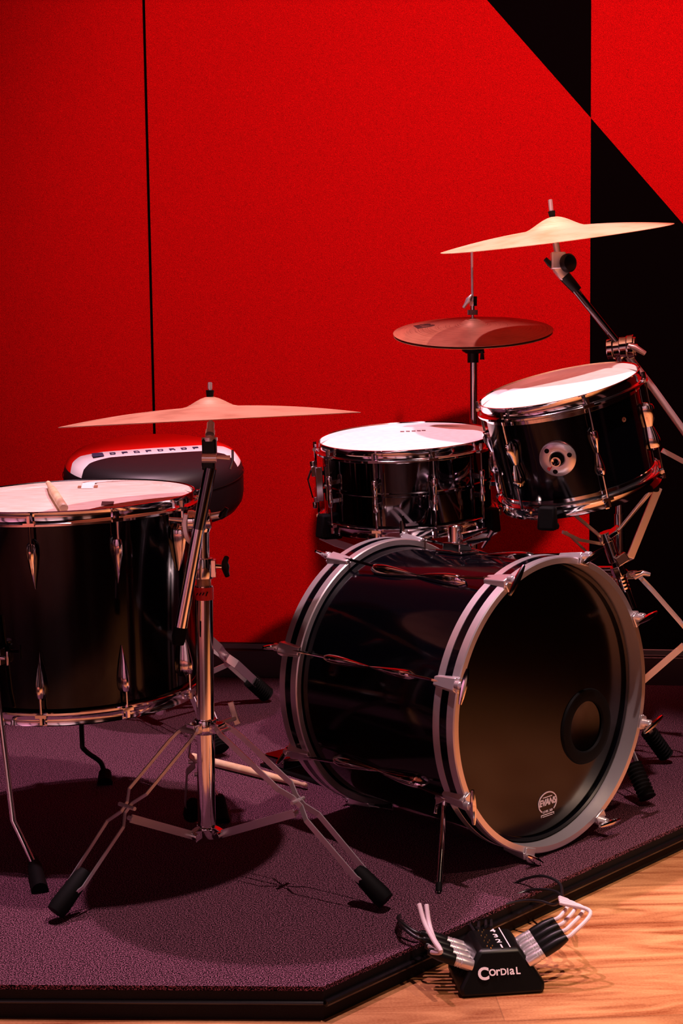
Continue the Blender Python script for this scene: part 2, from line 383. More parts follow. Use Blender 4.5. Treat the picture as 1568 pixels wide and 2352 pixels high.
def steel_hoop(R, top=1):
    p = [(R + .0040, .0105), (R + .0060, .0128), (R + .0078, .0122), (R + .0062, .0092), (R + .0060, -.0035), (R + .0072, -.0058), (R + .0120, -.0068), (R + .0140, -.0088), (R + .0140, -.0125), (R + .0120, -.0138), (R + .0115, -.0105), (R + .0060, -.0085), (R + .0035, -.0050)]
    return [(r, z * top) for r, z in p]
def ears(mb, R, z, top, angs):
    for a in angs:
        T = Matrix.Rotation(a, 4, 'Z')
        mb.box((R + .0135, 0, z - .0085 * top), (.012, .020, .006), T)
def drum(name, label, mw, R, H, nl, off, group, kind, shell='lacquer', top_skin='skin', nest=None):
    root = thing(name, label, 'drum', mw, group)
    angs = [off + 2 * math.pi * i / nl for i in range(nl)]
    b = MB()
    if kind == 'snare':
        pr = [(R - .003, 0), (R, 0), (R, H * .47), (R + .0025, H * .485), (R + .0025, H * .515), (R, H * .53), (R, H), (R - .003, H)]
    else:
        pr = [(R - .006, 0), (R - .001, 0), (R, .001), (R, H - .001), (R - .001, H), (R - .006, H)]
    b.lathe(pr, 96, closed=True); b.build('shell', shell, root, local=True)
    MB().lathe([(0.0001, .004), (R - .012, .004), (R - .004, .0025), (R + .0015, -.001), (R + .0015, -.006), (R + .0005, -.006)], 96, Matrix.Translation((0, 0, H))).build('batter_head', top_skin, root, local=True)
    MB().lathe([(0.0001, -.003), (R - .008, -.003), (R + .0015, .001), (R + .0015, .006)], 96).build('resonant_head', 'skin' if kind != 'floor' else 'clear_skin', root, local=True)
    b = MB(); b.lathe(steel_hoop(R), 96, Matrix.Translation((0, 0, H)), closed=True); ears(b, R, H, 1, angs)
    b.build('top_hoop', 'chrome', root, local=True)
    b = MB(); b.lathe(steel_hoop(R, -1), 96, closed=True); ears(b, R, 0, -1, angs)
    b.build('bottom_hoop', 'chrome', root, local=True)
    rr = R + .0150
    for a in angs:
        T = Matrix.Rotation(a, 4, 'Z'); b = MB()
        if kind == 'snare':
            b.lathe([(0.0001, -.034), (.0045, -.034), (.0062, -.031), (.0062, -.012), (.0050, -.009), (.0050, .009), (.0062, .012), (.0062, .031), (.0045, .034), (.0001, .034)], 14, T @ Matrix.Translation((rr, 0, H / 2)))
            b.box((R + .006, 0, H / 2 + .020), (.016, .009, .010), T); b.box((R + .006, 0, H / 2 - .020), (.016, .009, .010), T)
            b.build('lug', 'chrome', root, local=True, bevel=.001)
            b = MB(); b.tube([(rr, 0, H / 2 + .034), (rr, 0, H - .004)], .0026, 8, T=T); b.tube([(rr, 0, H - .005), (rr, 0, H + .008)], .0042, 6, T=T)
            b.build('tension_rod', 'chrome', root, local=True); b = MB()
            b.tube([(rr, 0, H / 2 - .034), (rr, 0, .004)], .0026, 8, T=T); b.tube([(rr, 0, .005), (rr, 0, -.008)], .0042, 6, T=T)
            b.build('tension_rod', 'chrome', root, local=True)
        elif kind == 'rack':
            spade(b, (R + .002, 0, H - .052), (0, 0, -1), (1, 0, 0), .066, .0098, .020, T=T)
            spade(b, (R + .002, 0, .052), (0, 0, 1), (1, 0, 0), .066, .0098, .020, T=T)
            b.build('lug', 'chrome', root, local=True)
            b = MB(); b.tube([(rr, 0, H - .055), (rr, 0, H - .004)], .0026, 8, T=T); b.tube([(rr, 0, H - .006), (rr, 0, H + .007)], .0045, 6, T=T)
            b.build('tension_rod', 'chrome', root, local=True); b = MB()
            b.tube([(rr, 0, .055), (rr, 0, .004)], .0026, 8, T=T); b.tube([(rr, 0, .006), (rr, 0, -.007)], .0045, 6, T=T)
            b.build('tension_rod', 'chrome', root, local=True)
        else:
            for sgn, z0 in ((1, H - .036), (-1, .034)):
                b = MB(); spade(b, (R + .001, 0, z0), (0, 0, -sgn), (1, 0, 0), .088, .0105, .021, T=T)
                b.build('lug', 'chrome', root, local=True)
                b = MB(); z1 = H if sgn > 0 else 0
                b.tube([(rr, 0, z0 - sgn * .01), (rr, 0, z1 - sgn * .004)], .0027, 8, T=T)
                b.tube([(rr, 0, z1 - sgn * .006), (rr, 0, z1 + sgn * .007)], .0046, 6, T=T)
                b.build('tension_rod', 'chrome', root, local=True)
    return root

# ------------------------------------------------------------------ floor tom
HT = 0.358
axis = V((-0.020, -0.035, 1)).normalized()
ftop = P(160, 1150, 2.68)
fo = ftop - axis * HT
Mf = frame(fo, axis)
fang0 = math.atan2(*( (Mf.inverted().to_3x3() @ (EYE - fo)).xy.yx ))
ft = drum('floor_tom', 'large black floor tom with pale worn head at the left edge of the picture', Mf, .2286, HT, 10, fang0 - rad(17), None, 'floor', top_skin='clear_skin')
# legs with brackets
def tom_leg(top, mid, knee, foot, foot2, rubber=True):
    lg = MB(); lg.tube([top, mid, knee, foot], .0053, 12); o = lg.build('leg', 'chrome', ft)
    f = MB(); d = (V(foot2) - V(foot)); f.tube([V(foot) - d * .3, V(foot) + d * .1, foot2], [.008, .0125, .0145], 16)
    f.build('rubber_foot', 'rubber', o)
def leg_bracket(p, out):
    b = MB(); T = frame(p, (0, 0, 1), out)
    b.box((0.006, 0, 0), (.016, .034, .030), T); b.lathe([(.0001, -.020), (.0115, -.020), (.0115, .020), (.0001, .020)], 14, T @ Matrix.Translation((.016, 0, 0)))
    b.tube([(0.016, .008, 0), (.016, .030, 0)], .004, 8, T=T); b.box((.016, .034, 0), (.004, .004, .026), T)
    b.build('leg_bracket', 'chrome', ft, bevel=.0012)
fl_knee = P(30, 1885, 2.44); fl_ft = P(80, 1990, 2.405); fl_end = G(92, 2046, .004)
tom_leg(P(-16, 1420, 2.47), P(-4, 1600, 2.465), fl_knee, fl_ft, fl_end)
leg_bracket(P(-8, 1505, 2.475), V((-.35, -.9, 0)))
tom_leg(P(176, 1560, 2.93), P(190, 1700, 2.93), P(193, 1722, 2.93), P(238, 1768, 2.97), G(240, 1798)) if False else None
b = MB(); b.tube(smooth_path([P(182, 1500, 2.925), P(188, 1690, 2.93), P(194, 1722, 2.93), P(230, 1750, 2.955), P(240, 1778, 2.96)], 5), .0053, 12)
o = b.build('leg', 'plastic', ft); MB().tube([P(241, 1768, 2.96), P(241, 1774, 2.96), G(241, 1800, .004)], [.009, .013, .0165], 16).build('rubber_foot', 'rubber', o)
b = MB(); b.tube(smooth_path([P(470, 1480, 2.72), P(472, 1700, 2.72), P(478, 1780, 2.72), P(500, 1838, 2.70)], 5), .0053, 12)
o = b.build('leg', 'chrome', ft); MB().tube([P(500, 1826, 2.70), P(501, 1836, 2.70), G(507, 1889, .004)], [.010, .014, .018], 16).build('rubber_foot', 'rubber', o)
# marks and tape lying flat on the batter head
head_n = axis; head_p = fo + axis * (HT + .0046)
def flat(px0, py0, px1, py1, skew, m, name, parent, p, n, t=.0005):
    a = RP(px0, py1, p, n); b_ = RP(px1, py1, p, n); c = RP(px1 + skew, py0, p, n); d = RP(px0 + skew, py0, p, n)
    mb = MB(); mb.add([a, b_, c, d] + [q + n * t for q in (a, b_, c, d)], [(3, 2, 1, 0), (4, 5, 6, 7), (0, 1, 5, 4), (1, 2, 6, 5), (2, 3, 7, 6), (3, 0, 4, 7)])
    return mb.build(name, m, parent)
flat(186, 1107, 214, 1122, 5, 'tape', 'tape', ft, head_p, head_n)
flat(178, 1116, 186, 1121, 1, 'brown_tape', 'tape_mark', ft, head_p, head_n)
flat(211, 1115, 224, 1120, 1, 'brown_tape', 'tape_mark', ft, head_p, head_n)
flat(232, 1152, 260, 1161, 2, 'dark_print', 'printed_label', ft, head_p, head_n)

# drumstick resting on the floor tom
def drumstick(a, b_, r, label, group=None):
    a = V(a); b_ = V(b_); d = (b_ - a); L = d.length
    root = MB(); T = frame(a, d)
    root.lathe([(.0001, 0), (r * .75, .0005), (r, .003), (r, L * .62), (r * .55, L * .93), (r * .42, L * .955), (r * .62, L * .975), (r * .45, L * .995), (.0001, L)], 20, T)
    o = root.build('drumstick', 'wood'); return tag(o, label, 'drumstick', group)
a_ = RP(146, 1167, head_p + head_n * .0085, head_n); b__ = RP(109, 1107, head_p + head_n * .011, head_n)
b__ = a_ + (b__ - a_).normalized() * .385
drumstick(a_, b__, .0082, 'pale wooden drumstick lying across the head of the floor tom', 'drumsticks')
drumstick(G(440, 1738, .0098), G(705, 1804, .0098), .0088, 'pale wooden drumstick lying on the carpet behind the front cymbal stand', 'drumsticks')

# ------------------------------------------------------------------ snare drum
Hs, Rs = .164, .1830
s_ax = V((-0.045, -0.105, 1)).normalized()
s_top = P(931, 1013, 3.085); so = s_top - s_ax * Hs; Ms = frame(so, s_ax)
sang = math.atan2(*((Ms.inverted().to_3x3() @ (EYE - so)).xy.yx))
sn = drum('snare_drum', 'black chrome snare drum with bright white head between the hi-hat and bass drum', Ms, Rs, Hs, 10, sang - rad(20), None, 'snare', shell='black_chrome')
def snl(ang, r, z): return Ms @ V((r * math.cos(sang + ang), r * math.sin(sang + ang), z))
# strainer on the left flank
b = MB(); Ts = frame(snl(rad(-83), Rs + .004, .085), s_ax, Ms.to_3x3() @ V((math.cos(sang - rad(83)), math.sin(sang - rad(83)), 0)))
b.box((.006, 0, 0), (.016, .030, .075), Ts); b.box((.016, 0, .028), (.012, .022, .022), Ts); b.box((.014, 0, -.034), (.012, .026, .012), Ts)
b.tube([(.016, 0, .03), (.018, 0, .050)], .006, 12, T=Ts); b.tube([(.018, 0, -.04), (.018, 0, -.055)], .005, 10, T=Ts)
b.build('strainer', 'chrome', sn, bevel=.0015)
b = MB(); b.ribbon([Ts @ V((.022, 0, .030)), Ts @ V((.030, 0, .010)), Ts @ V((.022, 0, -.030))], .016, .003, side=Ts.to_3x3() @ V((0, 1, 0)))
b.build('strainer_lever', 'plastic', sn, bevel=.0008)
snp = so + s_ax * (Hs + .0044)
for k, x in enumerate((919, 932, 945, 957, 968)):
    flat(x, 990 - k * .6, x + 9, 992.2 - k * .6, 0, 'felt', 'printed_mark', sn, snp, s_ax, .0002)

# ------------------------------------------------------------------ rack tom
Hr, Rr = .200, .1520
r_ax = V((-0.232, -0.135, .962)).normalized()
r_top = P(1284, 897, 2.80); ro = r_top - r_ax * Hr; Mr = frame(ro, r_ax)
rang = math.atan2(*((Mr.inverted().to_3x3() @ (EYE - ro)).xy.yx))
rk = drum('rack_tom', 'small black rack tom tilted left with a white head above the bass drum', Mr, Rr, Hr, 6, rang + rad(16), None, 'rack')
def rkl(ang, r, z): return Mr @ V((r * math.cos(rang + ang), r * math.sin(rang + ang), z))
# white collar bands just inside the hoops
MB().lathe([(Rr + .0005, Hr - .024), (Rr + .0022, Hr - .023), (Rr + .0022, Hr - .008), (Rr + .0005, Hr - .007)], 96, Mr).build('head_collar', 'chrome', rk)
MB().lathe([(Rr + .0005, .024), (Rr + .0022, .023), (Rr + .0022, .008), (Rr + .0005, .007)], 96, Mr).build('head_collar', 'chrome', rk)
# mount rosette with holes
ra = rad(-4.5)
best = None
Tm = None
for k in range(-60, 61):
    for z in range(40, 140, 4):
        q = rkl(rad(k), Rr, z / 1000); d = q - EYE
        px = 784 + F * d.dot(rt) / d.dot(fw); py = 1176 - F * d.dot(up) / d.dot(fw)
        e = (px - 1282) ** 2 + (py - 1052) ** 2
        if best is None or e < best[0]: best = (e, k, z / 1000)
ra, rz_ = rad(best[1]), best[2]
outv = (rkl(ra, 1, 0) - rkl(ra, 0, 0)).normalized()
Tm = frame(rkl(ra, Rr + .0005, rz_), outv, -r_ax)
b = MB()
R1 = .0345
b.lathe([(.013, .006), (.015, .009), (.018, .010), (R1 - .004, .0075), (R1, .004), (R1, -.004), (.013, -.004)], 48, Tm, closed=True)
mp = b.build('mount_plate', 'satin', rk)
b = MB()
for a in (rad(100), rad(220), rad(340)):
    b.lathe([(.0001, .0098), (.0042, .0098), (.0048, .0090), (.0048, .006)], 16, Tm @ Matrix.Translation((.0245 * math.cos(a), .0245 * math.sin(a), -.0002)))
b.build('screw_hole', 'rubber', mp)
b = MB(); b.lathe([(.004, .010), (.0075, .013), (.0095, .013), (.0095, -.002), (.004, -.002)], 20, Tm @ Matrix.Translation((.004, -.003, 0)), closed=True)
b.build('socket', 'chrome', rk)
MB().lathe([(.0001, .001), (.0140, .001)], 24, Tm).build('socket_recess', 'rubber', rk)
tx = frame(Tm @ V((0, 0, .0098)), Tm.to_3x3() @ V((0, 0, 1)), -(Tm.to_3x3() @ V((0, 1, 0))))
b = text('letter', 'P', .014, 'red_print', None, tx @ Matrix.Translation((.017, .014, 0)) @ Matrix.Rotation(rad(-40), 4, 'Z'), .0003, bold=.0003)
b.build('printed_letter', 'red_print', mp)
# yellow vent grommet
q = None
best = None
for k in range(-60, 61):
    for z in range(60, 190, 4):
        q = rkl(rad(k), Rr, z / 1000); d = q - EYE
        px = 784 + F * d.dot(rt) / d.dot(fw); py = 1176 - F * d.dot(up) / d.dot(fw)
        e = (px - 1431) ** 2 + (py - 964) ** 2
        if best is None or e < best[0]: best = (e, k, z / 1000)
ov = (rkl(rad(best[1]), 1, 0) - rkl(rad(best[1]), 0, 0)).normalized()
MB().lathe([(.002, .0015), (.0045, .0015), (.005, 0), (.002, 0)], 16, frame(rkl(rad(best[1]), Rr + .0005, best[2]), ov), closed=True).build('vent_grommet', 'brass', rk)

# ------------------------------------------------------------------ bass drum
n_ = V((.669, -.743, .008)).normalized()
Fc = P(1252, 1614, 2.51); LB = .405; Rc = Fc - n_ * LB; RB = .2515
Mb = frame(Rc, n_, V((.743, .669, 0)))     # local x = lateral right/away, y = z cross x
if (Mb.to_3x3() @ V((0, 1, 0))).z < 0: Mb = Mb @ Matrix.Rotation(math.pi, 4, 'Z')
LAT = Mb.to_3x3() @ V((1, 0, 0)); UPB = Mb.to_3x3() @ V((0, 1, 0))
sx = 1 if LAT.x > 0 else -1
bd = thing('bass_drum', 'big black bass drum on its side with silver-edged hoops facing right', 'drum', Mb)
MB().lathe([(RB - .007, .004), (RB, .004), (RB, LB - .004), (RB - .007, LB - .004)], 128, closed=True).build('shell', 'lacquer', bd, local=True)
def bass_hoop(zc, front):
    hw = .0255; ro_ = RB + .0150; ri = RB + .0030
    b = MB(); s_ = 1 if front else -1
    b.lathe([(ri, zc - hw), (ro_ - .002, zc - hw), (ro_, zc - hw + .002), (ro_, zc - .0085), (ro_ - .0025, zc - .0080), (ro_ - .0025, zc + .0080), (ro_, zc + .0085), (ro_, zc + hw - .002), (ro_ - .002, zc + hw), (ri, zc + hw)], 128, closed=True)
    h = b.build('front_hoop' if front else 'rear_hoop', 'steel', bd, local=True, sharp=30)
    MB().lathe([(ro_ - .0024, zc - .0082), (ro_ - .0006, zc - .0078), (ro_ - .0006, zc + .0078), (ro_ - .0024, zc + .0082)], 128).build('inlay', 'lacquer', h, local=True)
    return h
bass_hoop(LB, True); bass_hoop(0, False)
MB().lathe([(RB - .006, -.002), (RB + .0028, -.001), (RB + .0028, .012)], 96).lathe([(.0001, -.004), (RB - .006, -.002)], 96).build('batter_head', 'skin', bd, local=True)
# front head with an off-centre port
pl = Fc - n_ * .010
port = Mb.inverted() @ RP(1345, 1668, pl, n_)
zf = LB - .010; seg = 96; vs = []; fs = []
for ring_i, t in enumerate((0, .25, .5, .75, 1)):
    for i in range(seg):
        a = 2 * math.pi * i / seg
        hx, hy = port.x + .058 * math.cos(a), port.y + .058 * math.sin(a)
        ox, oy = (RB - .004) * math.cos(a), (RB - .004) * math.sin(a)
        vs.append((hx + (ox - hx) * t, hy + (oy - hy) * t, zf))
for k in range(4):
    for i in range(seg):
        j = (i + 1) % seg; fs.append((k * seg + i, (k + 1) * seg + i, (k + 1) * seg + j, k * seg + j))
b = MB(); b.add(vs, fs); b.lathe([(.0001, -.003), (.052, -.003), (.058, 0)], 96, Matrix.Translation((port.x, port.y, zf))); b.lathe([(RB - .004, zf), (RB + .0028, zf - .004), (RB + .0028, zf - .016)], 96)
fh = b.build('front_head', 'front_skin', bd, local=True, label='glossy black front head')
MB().lathe([(.047, .000), (.049, .004), (.060, .0065), (.070, .004), (.072, 0), (.062, -.002)], 64, Matrix.Translation((port.x, port.y, zf)), closed=True).build('port_ring', 'rubber', bd, local=True)
# maker's mark on the front head
def head_T(px, py, off=.0006):
    o = RP(px, py, Fc + n_ * (-.010 + off), n_)
    return frame(o, n_, LAT * sx)
T0 = head_T(1257, 1843)
k_ = .030
b = MB(); N = 44
def arc(a0, a1, rx, ry, wd, n=N):
    vs = []; fs = []
    for i in range(n + 1):
        a = rad(a0 + (a1 - a0) * i / n)
        for q in (0, wd):
            vs.append(((rx - q) * math.cos(a), (ry - q) * math.sin(a), 0))
        for q in (wd, 0):
            vs.append(((rx - q) * math.cos(a), (ry - q) * math.sin(a), .0006))
    for i in range(n):
        for j in range(4):
            l = (j + 1) % 4; fs.append((i * 4 + j, i * 4 + l, i * 4 + 4 + l, i * 4 + 4 + j))
    return vs, fs
b.add(*arc(-48, 232, .0265, .0205, .0024), T0)
lg_ = b.build('printed_logo', 'white_print', bd)
text('t', 'EVANS', .0165, 'white_print', None, T0 @ Matrix.Translation((0, .0005, 0)), .0003, shear=.2, bold=.0006, spacing=.92).build('printed_text', 'white_print', lg_)
text('t', 'LEVEL 360', .0062, 'white_print', None, T0 @ Matrix.Translation((0, -.0165, 0)), .0003, shear=.2).build('printed_text', 'white_print', lg_)
b = MB(); b.box((0, -.0215, 0), (.036, .0014, .0006), T0); b.box((0, -.0250, 0), (.028, .0010, .0006), T0); b.box((-.0175, -.023, 0), (.0014, .0045, .0006), T0); b.box((.0175, -.023, 0), (.0014, .0045, .0006), T0)
b.box((0, .0105, 0), (.026, .0016, .0006), T0)
b.build('underline', 'white_print', lg_)
# claws, rods and long lugs
for k in range(8):
    a = rad(90 - sx * (17 + 45 * k))
    T = Matrix.Rotation(a, 4, 'Z')
    b = MB(); rb = RB + .010
    spade(b, (RB + .0005, 0, LB * .20), (0, 0, 1), (1, 0, 0), LB * .34, .0105, .017, T=T)
    spade(b, (RB + .0005, 0, LB * .80), (0, 0, -1), (1, 0, 0), LB * .34, .0105, .017, T=T)
    b.build('lug', 'chrome', bd, local=True)
    for zc, s_ in ((LB, 1), (0, -1)):
        ro_ = RB + .0150
        b = MB()
        b.tube([(RB + .0125, 0, LB * (.5 + .27 * s_)), (RB + .019, 0, zc - s_ * .03)], .0028, 8, T=T)
        b.tube([(RB + .019, 0, zc - s_ * .03), (RB + .0225, 0, zc + s_ * (.046 if s_ > 0 else .038))], .0028, 8, T=T)
        rod = b.build('tension_rod', 'chrome', bd, local=True)
        b = MB()
        zz0, zz1 = zc - s_ * .026, zc + s_ * .027
        vs = []
        for z, w_, h_ in ((zz0, .010, .006), (zc, .013, .009), (zz1, .015, .0115)):
            vs += [(ro_ - .001, -w_, z), (ro_ - .001, w_, z), (ro_ + h_, w_ * .72, z), (ro_ + h_, -w_ * .72, z)]
        fs = [(0, 1, 2, 3), (11, 10, 9, 8)] + [(i * 4 + j, i * 4 + 4 + j, i * 4 + 4 + (j + 1) % 4, i * 4 + (j + 1) % 4) for i in (0, 1) for j in range(4)]
        b.add(vs, fs, T)
        b.box((ro_ - .003, 0, zc + s_ * .0285), (.016, .026, .0035), T)
        b.lathe([(.0001, 0), (.0075, 0), (.0075, .012), (.0001, .012)], 12, T @ Matrix.Translation((ro_ + .008, 0, zc + s_ * (.028 if s_ > 0 else .040))))
        b.build('claw', 'satin', bd, local=True, bevel=.0015)
        # T handle
        dl_ = rad((20, 13, 22, 0, -31, 92, 71, 52)[k]); dl_ = dl_ if sx > 0 else math.pi - dl_
        ha = dl_ - a if s_ > 0 else (0.4, 1.3, .9, .6, 1.1, .2, 0.2, 0.7)[k]
        Th = T @ Matrix.Translation((ro_ + .008, 0, zc + s_ * (.046 if s_ > 0 else .038))) @ Matrix.Rotation(ha, 4, 'Z')
        b = MB()
        b.tube([(-.030, 0, 0), (-.020, 0, 0), (0, 0, 0), (.020, 0, 0), (.030, 0, 0)], [.0028, .0045, .0062, .0045, .0028], 10, T=Th)
        b.build('t_handle', 'chrome', rod, local=True)
# spurs
def spur(top, foot, outv):
    b = MB(); T = frame(top, (V(foot) - V(top)), outv)
    b.tube([V(top) + (V(top) - V(foot)) * .12, foot], .0048, 12)
    o = b.build('spur', 'chrome', bd)
    MB().tube([V(foot) + (V(top) - V(foot)) * .10, V(foot) + (V(top) - V(foot)) * .02, foot], [.0052, .0056, .0022], 12).build('rubber_tip', 'rubber', o)
    b = MB(); b.box((0, 0, .005), (.026, .030, .034), T, taper=(.8, .8)); b.tube([(0, -.024, 0), (0, .024, 0)], .006, 10, T=T); b.tube([(-.004, .022, 0), (-.004, .028, .030)], .004, 8, T=T)
    b.build('spur_bracket', 'chrome', bd, bevel=.002)
spur(P(1022, 1822, 2.425), G(1007, 2052), V((-1, -1, 0)))
sp = Fc - n_ * .10 + LAT * sx * .235 + V((0, 0, -.12)); spur(sp, V((sp.x + .06, sp.y + .03, 0.0)), V((1, 1, 0)))
# tom mount on top of the shell
tmp = P(1030, 1262, 2.62)
aa = (Mb.inverted() @ tmp); rr2 = math.hypot(aa.x, aa.y); ang = math.atan2(aa.y, aa.x)
T = Matrix.Rotation(math.atan2(1, .05 * sx), 4, 'Z')
b = MB(); b.box((RB + .003, 0, LB * .44), (.006, .050, .070), T); b.box((RB + .012, 0, LB * .44), (.016, .034, .045), T)
b.lathe([(.008, 0), (.014, 0), (.014, .040), (.008, .040)], 20, Mb.inverted() @ frame(Mb @ (T @ V((RB + .012, -.004, LB * .42))), (0, 0, 1)), closed=True)
b.build('tom_mount', 'chrome', bd, local=True, bevel=.002)
b = MB(); wpt = Mb @ (T @ V((RB + .022, 0, LB * .50)))
b.tube([wpt, wpt + V((.045, .01, .006))], .004, 8); b.tube([wpt + V((.03, .01, -.012)), wpt + V((.05, .01, .020))], [.003, .005], 8)
b.tube([wpt + V((-.01, 0, .012)), wpt + V((.04, .02, .022))], [.007, .004], 8)
b.build('mount_wing_bolt', 'chrome', bd)

# ------------------------------------------------------------------ stand hardware
def brace_leg(root, top, foot, s=.0150, w=.013, bow=.0, mat_='steel', foot_r=.0145, foot_len=.055, ridges=False, th_=.0022, knee=.47, spread=None):
    top = V(top); foot = V(foot); foot.z = max(foot.z, foot_r * .98); d = (foot - top); L = d.length; dn = d.normalized()
    lat = dn.cross(V((0, 0, 1))).normalized(); nrm = lat.cross(dn)
    if nrm.z < 0: nrm = -nrm
    prof = [(0, .60), (.05, .95), (.10, 1), (knee - .08, 1), (knee - .02, .28), (knee + .03, .22), (knee + .09, .95), (.86, .85), (.93, .25), (.97, .2)]
    b = MB()
    for sg in (-1, 1):
        pts = [top + d * t + lat * (sg * s * q) + nrm * (bow * math.sin(math.pi * min(t * 1.3, 1))) for t, q in prof]
        b.ribbon(pts, w, th_, side=nrm)
    for t in (.03, knee):
        c = top + d * t + nrm * (bow * math.sin(math.pi * min(t * 1.3, 1))); b.tube([c - lat * (s * .9), c + lat * (s * .9)], .0035, 8)
    o = b.build('leg', mat_, root, sharp=20)
    f0 = top + d * (1 - foot_len / L)
    b = MB()
    if ridges:
        k = 9; pts = []; rs = []
        for i in range(k * 2 + 1):
            t = i / (k * 2); pts.append(f0 + (foot - f0) * t); rs.append(foot_r * (.92 if i % 2 else 1.08))
        b.tube(pts, rs, 14)
    else:
        b.tube([f0, f0 + (foot - f0) * .15, f0 + (foot - f0) * .85, foot], [foot_r * .62, foot_r * .85, foot_r, foot_r * .9], 14)
    b.build('rubber_foot', 'rubber', o, sharp=60)
    return o
def brace(root, a, b_, w=.014, mat_='steel'):
    a = V(a); b_ = V(b_); d = (b_ - a).normalized(); lat = d.cross(V((0, 0, 1))).normalized()
    b = MB(); b.ribbon([a, b_], w, .0026, side=lat.cross(d)); b.tube([a - lat * .006, a + lat * .006], .004, 8); b.tube([b_ - lat * .006, b_ + lat * .006], .004, 8)
    return b.build('brace', mat_, root, sharp=20)
def collar(root, p, r, h=.028, mat_='chrome', ears_=()):
    b = MB(); b.lathe([(r - .001, -h / 2), (r + .003, -h / 2), (r + .004, -h / 2 + .002), (r + .004, h / 2 - .002), (r + .003, h / 2), (r - .001, h / 2)], 28, Matrix.Translation(V(p)), closed=True)
    for e in ears_:
        e = (V(e) - V(p)); e.z = 0; e.normalize(); T = frame(V(p) + e * (r + .010), e)
        b.box((0, 0, 0), (.004, .020, .022), T @ Matrix.Rotation(0, 4, 'Z')) if False else b.bar(V(p) + e * r, V(p) + e * (r + .020), .018, .020)
    return b.build('collar', mat_, root, bevel=.001)
def wing_bolt(root, p, d, L=.022, wl=.040, tilt=0.3, m1='chrome', m2='plastic', name='wing_bolt'):
    d = V(d).normalized(); p = V(p); u = d.cross(V((0, 1, 0)));  u = u.normalized() if u.length > .1 else V((0, 0, 1))
    u = (Quaternion(d, tilt) @ u)
    b = MB(); b.tube([p, p + d * L], .0042, 10); o = b.build(name, m1, root)
    q = p + d * L
    b = MB(); b.tube([q - u * wl / 2 - d * -.002, q - u * wl * .25, q, q + u * wl * .25, q + u * wl / 2 + d * .004], [.0045, .0055, .0075, .0055, .0045], 12)
    b.build('grip', m2, o)
    return o

def cymbal(name, label, c, nrm, R, bell_r, bow, bell_h, m='bronze', group=None, logo=None, hole=.006):
    Mc = frame(c, nrm)
    o = MB()
    prof = []
    for i in range(33):
        u = i / 32; r = max(hole, R * u)
        z = bow * (1 - (r / R) ** 2)
        if r < bell_r:
            t = r / bell_r; z += bell_h * (math.cos(t * math.pi) * .5 + .5) ** .75
        prof.append((r, z))
    prof.append((R, -.0004))
    inner = [(max(hole, r - .0008) if r > hole else hole, z - .0011) for r, z in prof[:-1]]
    o.lathe(prof + inner[::-1], 128, closed=True)
    ob = o.build(name, m, None, sharp=50); ob.matrix_world = Mc; WM[ob] = Mc
    return tag(ob, label, 'cymbal', group)

# ------------------------------------------------------------------ front cymbal stand
X0 = P(470, 1600, 2.43)
pb = P(475, 1916, 2.43); pt_ = P(468, 1345, 2.43)
cs = thing('cymbal_stand', 'chrome boom stand on three legs in front of the floor tom', 'stand', V((pb.x, pb.y, 0)))
MB().tube([pb, pt_], .0157, 28).build('lower_pole', 'chrome', cs)
b = MB(); T = Matrix.Translation(P(469, 1362, 2.43))
b.lathe([(.0158, -.0112), (.0163, -.0110), (.0163, .0110), (.0158, .0112)], 28, T)
bandp = b.build('red_band', 'red_band', cs, label='red printed band')
b = MB()
for i, (x, l) in enumerate(((453, 5), (460, 6), (467, 6), (475, 9))):
    dx_ = (x - 469) / 1344; c = P(x, 1364, 2.43 - math.sqrt(max(0, .0163 ** 2 - dx_ ** 2)))
    b.bar(c + V((-.0015, -.0012, -.0004 * l)), c + V((.0015, -.0012, .0004 * l)), .0018, .0016, side=(1, 0, 0))
b.build('printed_mark', 'rubber', bandp)
b = MB(); b.tube([P(468, 1345, 2.43), P(467.5, 1322, 2.43)], .0125, 24); b.build('bushing', 'brass', cs)
b = MB(); b.lathe([(.011, -.018), (.0165, -.018), (.0175, -.014), (.0175, .014), (.0165, .018), (.011, .018)], 28, Matrix.Translation(P(467, 1305, 2.43)), closed=True)
b.box(V(P(487, 1305, 2.43)), (.014, .020, .030)); b.build('height_clamp', 'chrome', cs, bevel=.001)
wing_bolt(cs, P(494, 1300, 2.43), (1, -.15, -.05), .018, .040, .5)
MB().tube([P(467, 1325, 2.43), P(466, 1205, 2.43)], .0108, 24).build('upper_pole', 'chrome', cs)
# boom clamp
hc = P(462, 1193, 2.43)
b = MB(); b.tube([P(436, 1196, 2.42), P(484, 1192, 2.42)], .0165, 28); b.tube([P(432, 1196, 2.42), P(446, 1196, 2.42)], .0185, 28); b.tube([P(463, 1194, 2.42), P(468, 1193, 2.42)], .0180, 28)
b.tube([P(466, 1200, 2.43), P(466, 1222, 2.43)], [.016, .0115], 20)
b.build('boom_clamp', 'chrome', cs, bevel=.001)
b = MB(); b.ribbon(smooth_path([P(428, 1180, 2.405), P(424, 1205, 2.405), P(430, 1235, 2.405), P(446, 1252, 2.41)], 5), .011, .008, side=(0, 1, 0)); b.build('clamp_bracket', 'satin', cs, bevel=.001)
b = MB(); b.tube([P(388, 1192, 2.42), P(434, 1196, 2.42)], [.0032, .0045], 10); b.tube([P(484, 1186, 2.42), P(512, 1181, 2.42)], .0058, 12); o = b.build('clamp_bolt', 'satin', cs)
b = MB(); b.tube([P(505, 1190, 2.41), P(512, 1182, 2.41), P(520, 1166, 2.41)], [.004, .007, .004], 10); b.build('grip', 'plastic', o)
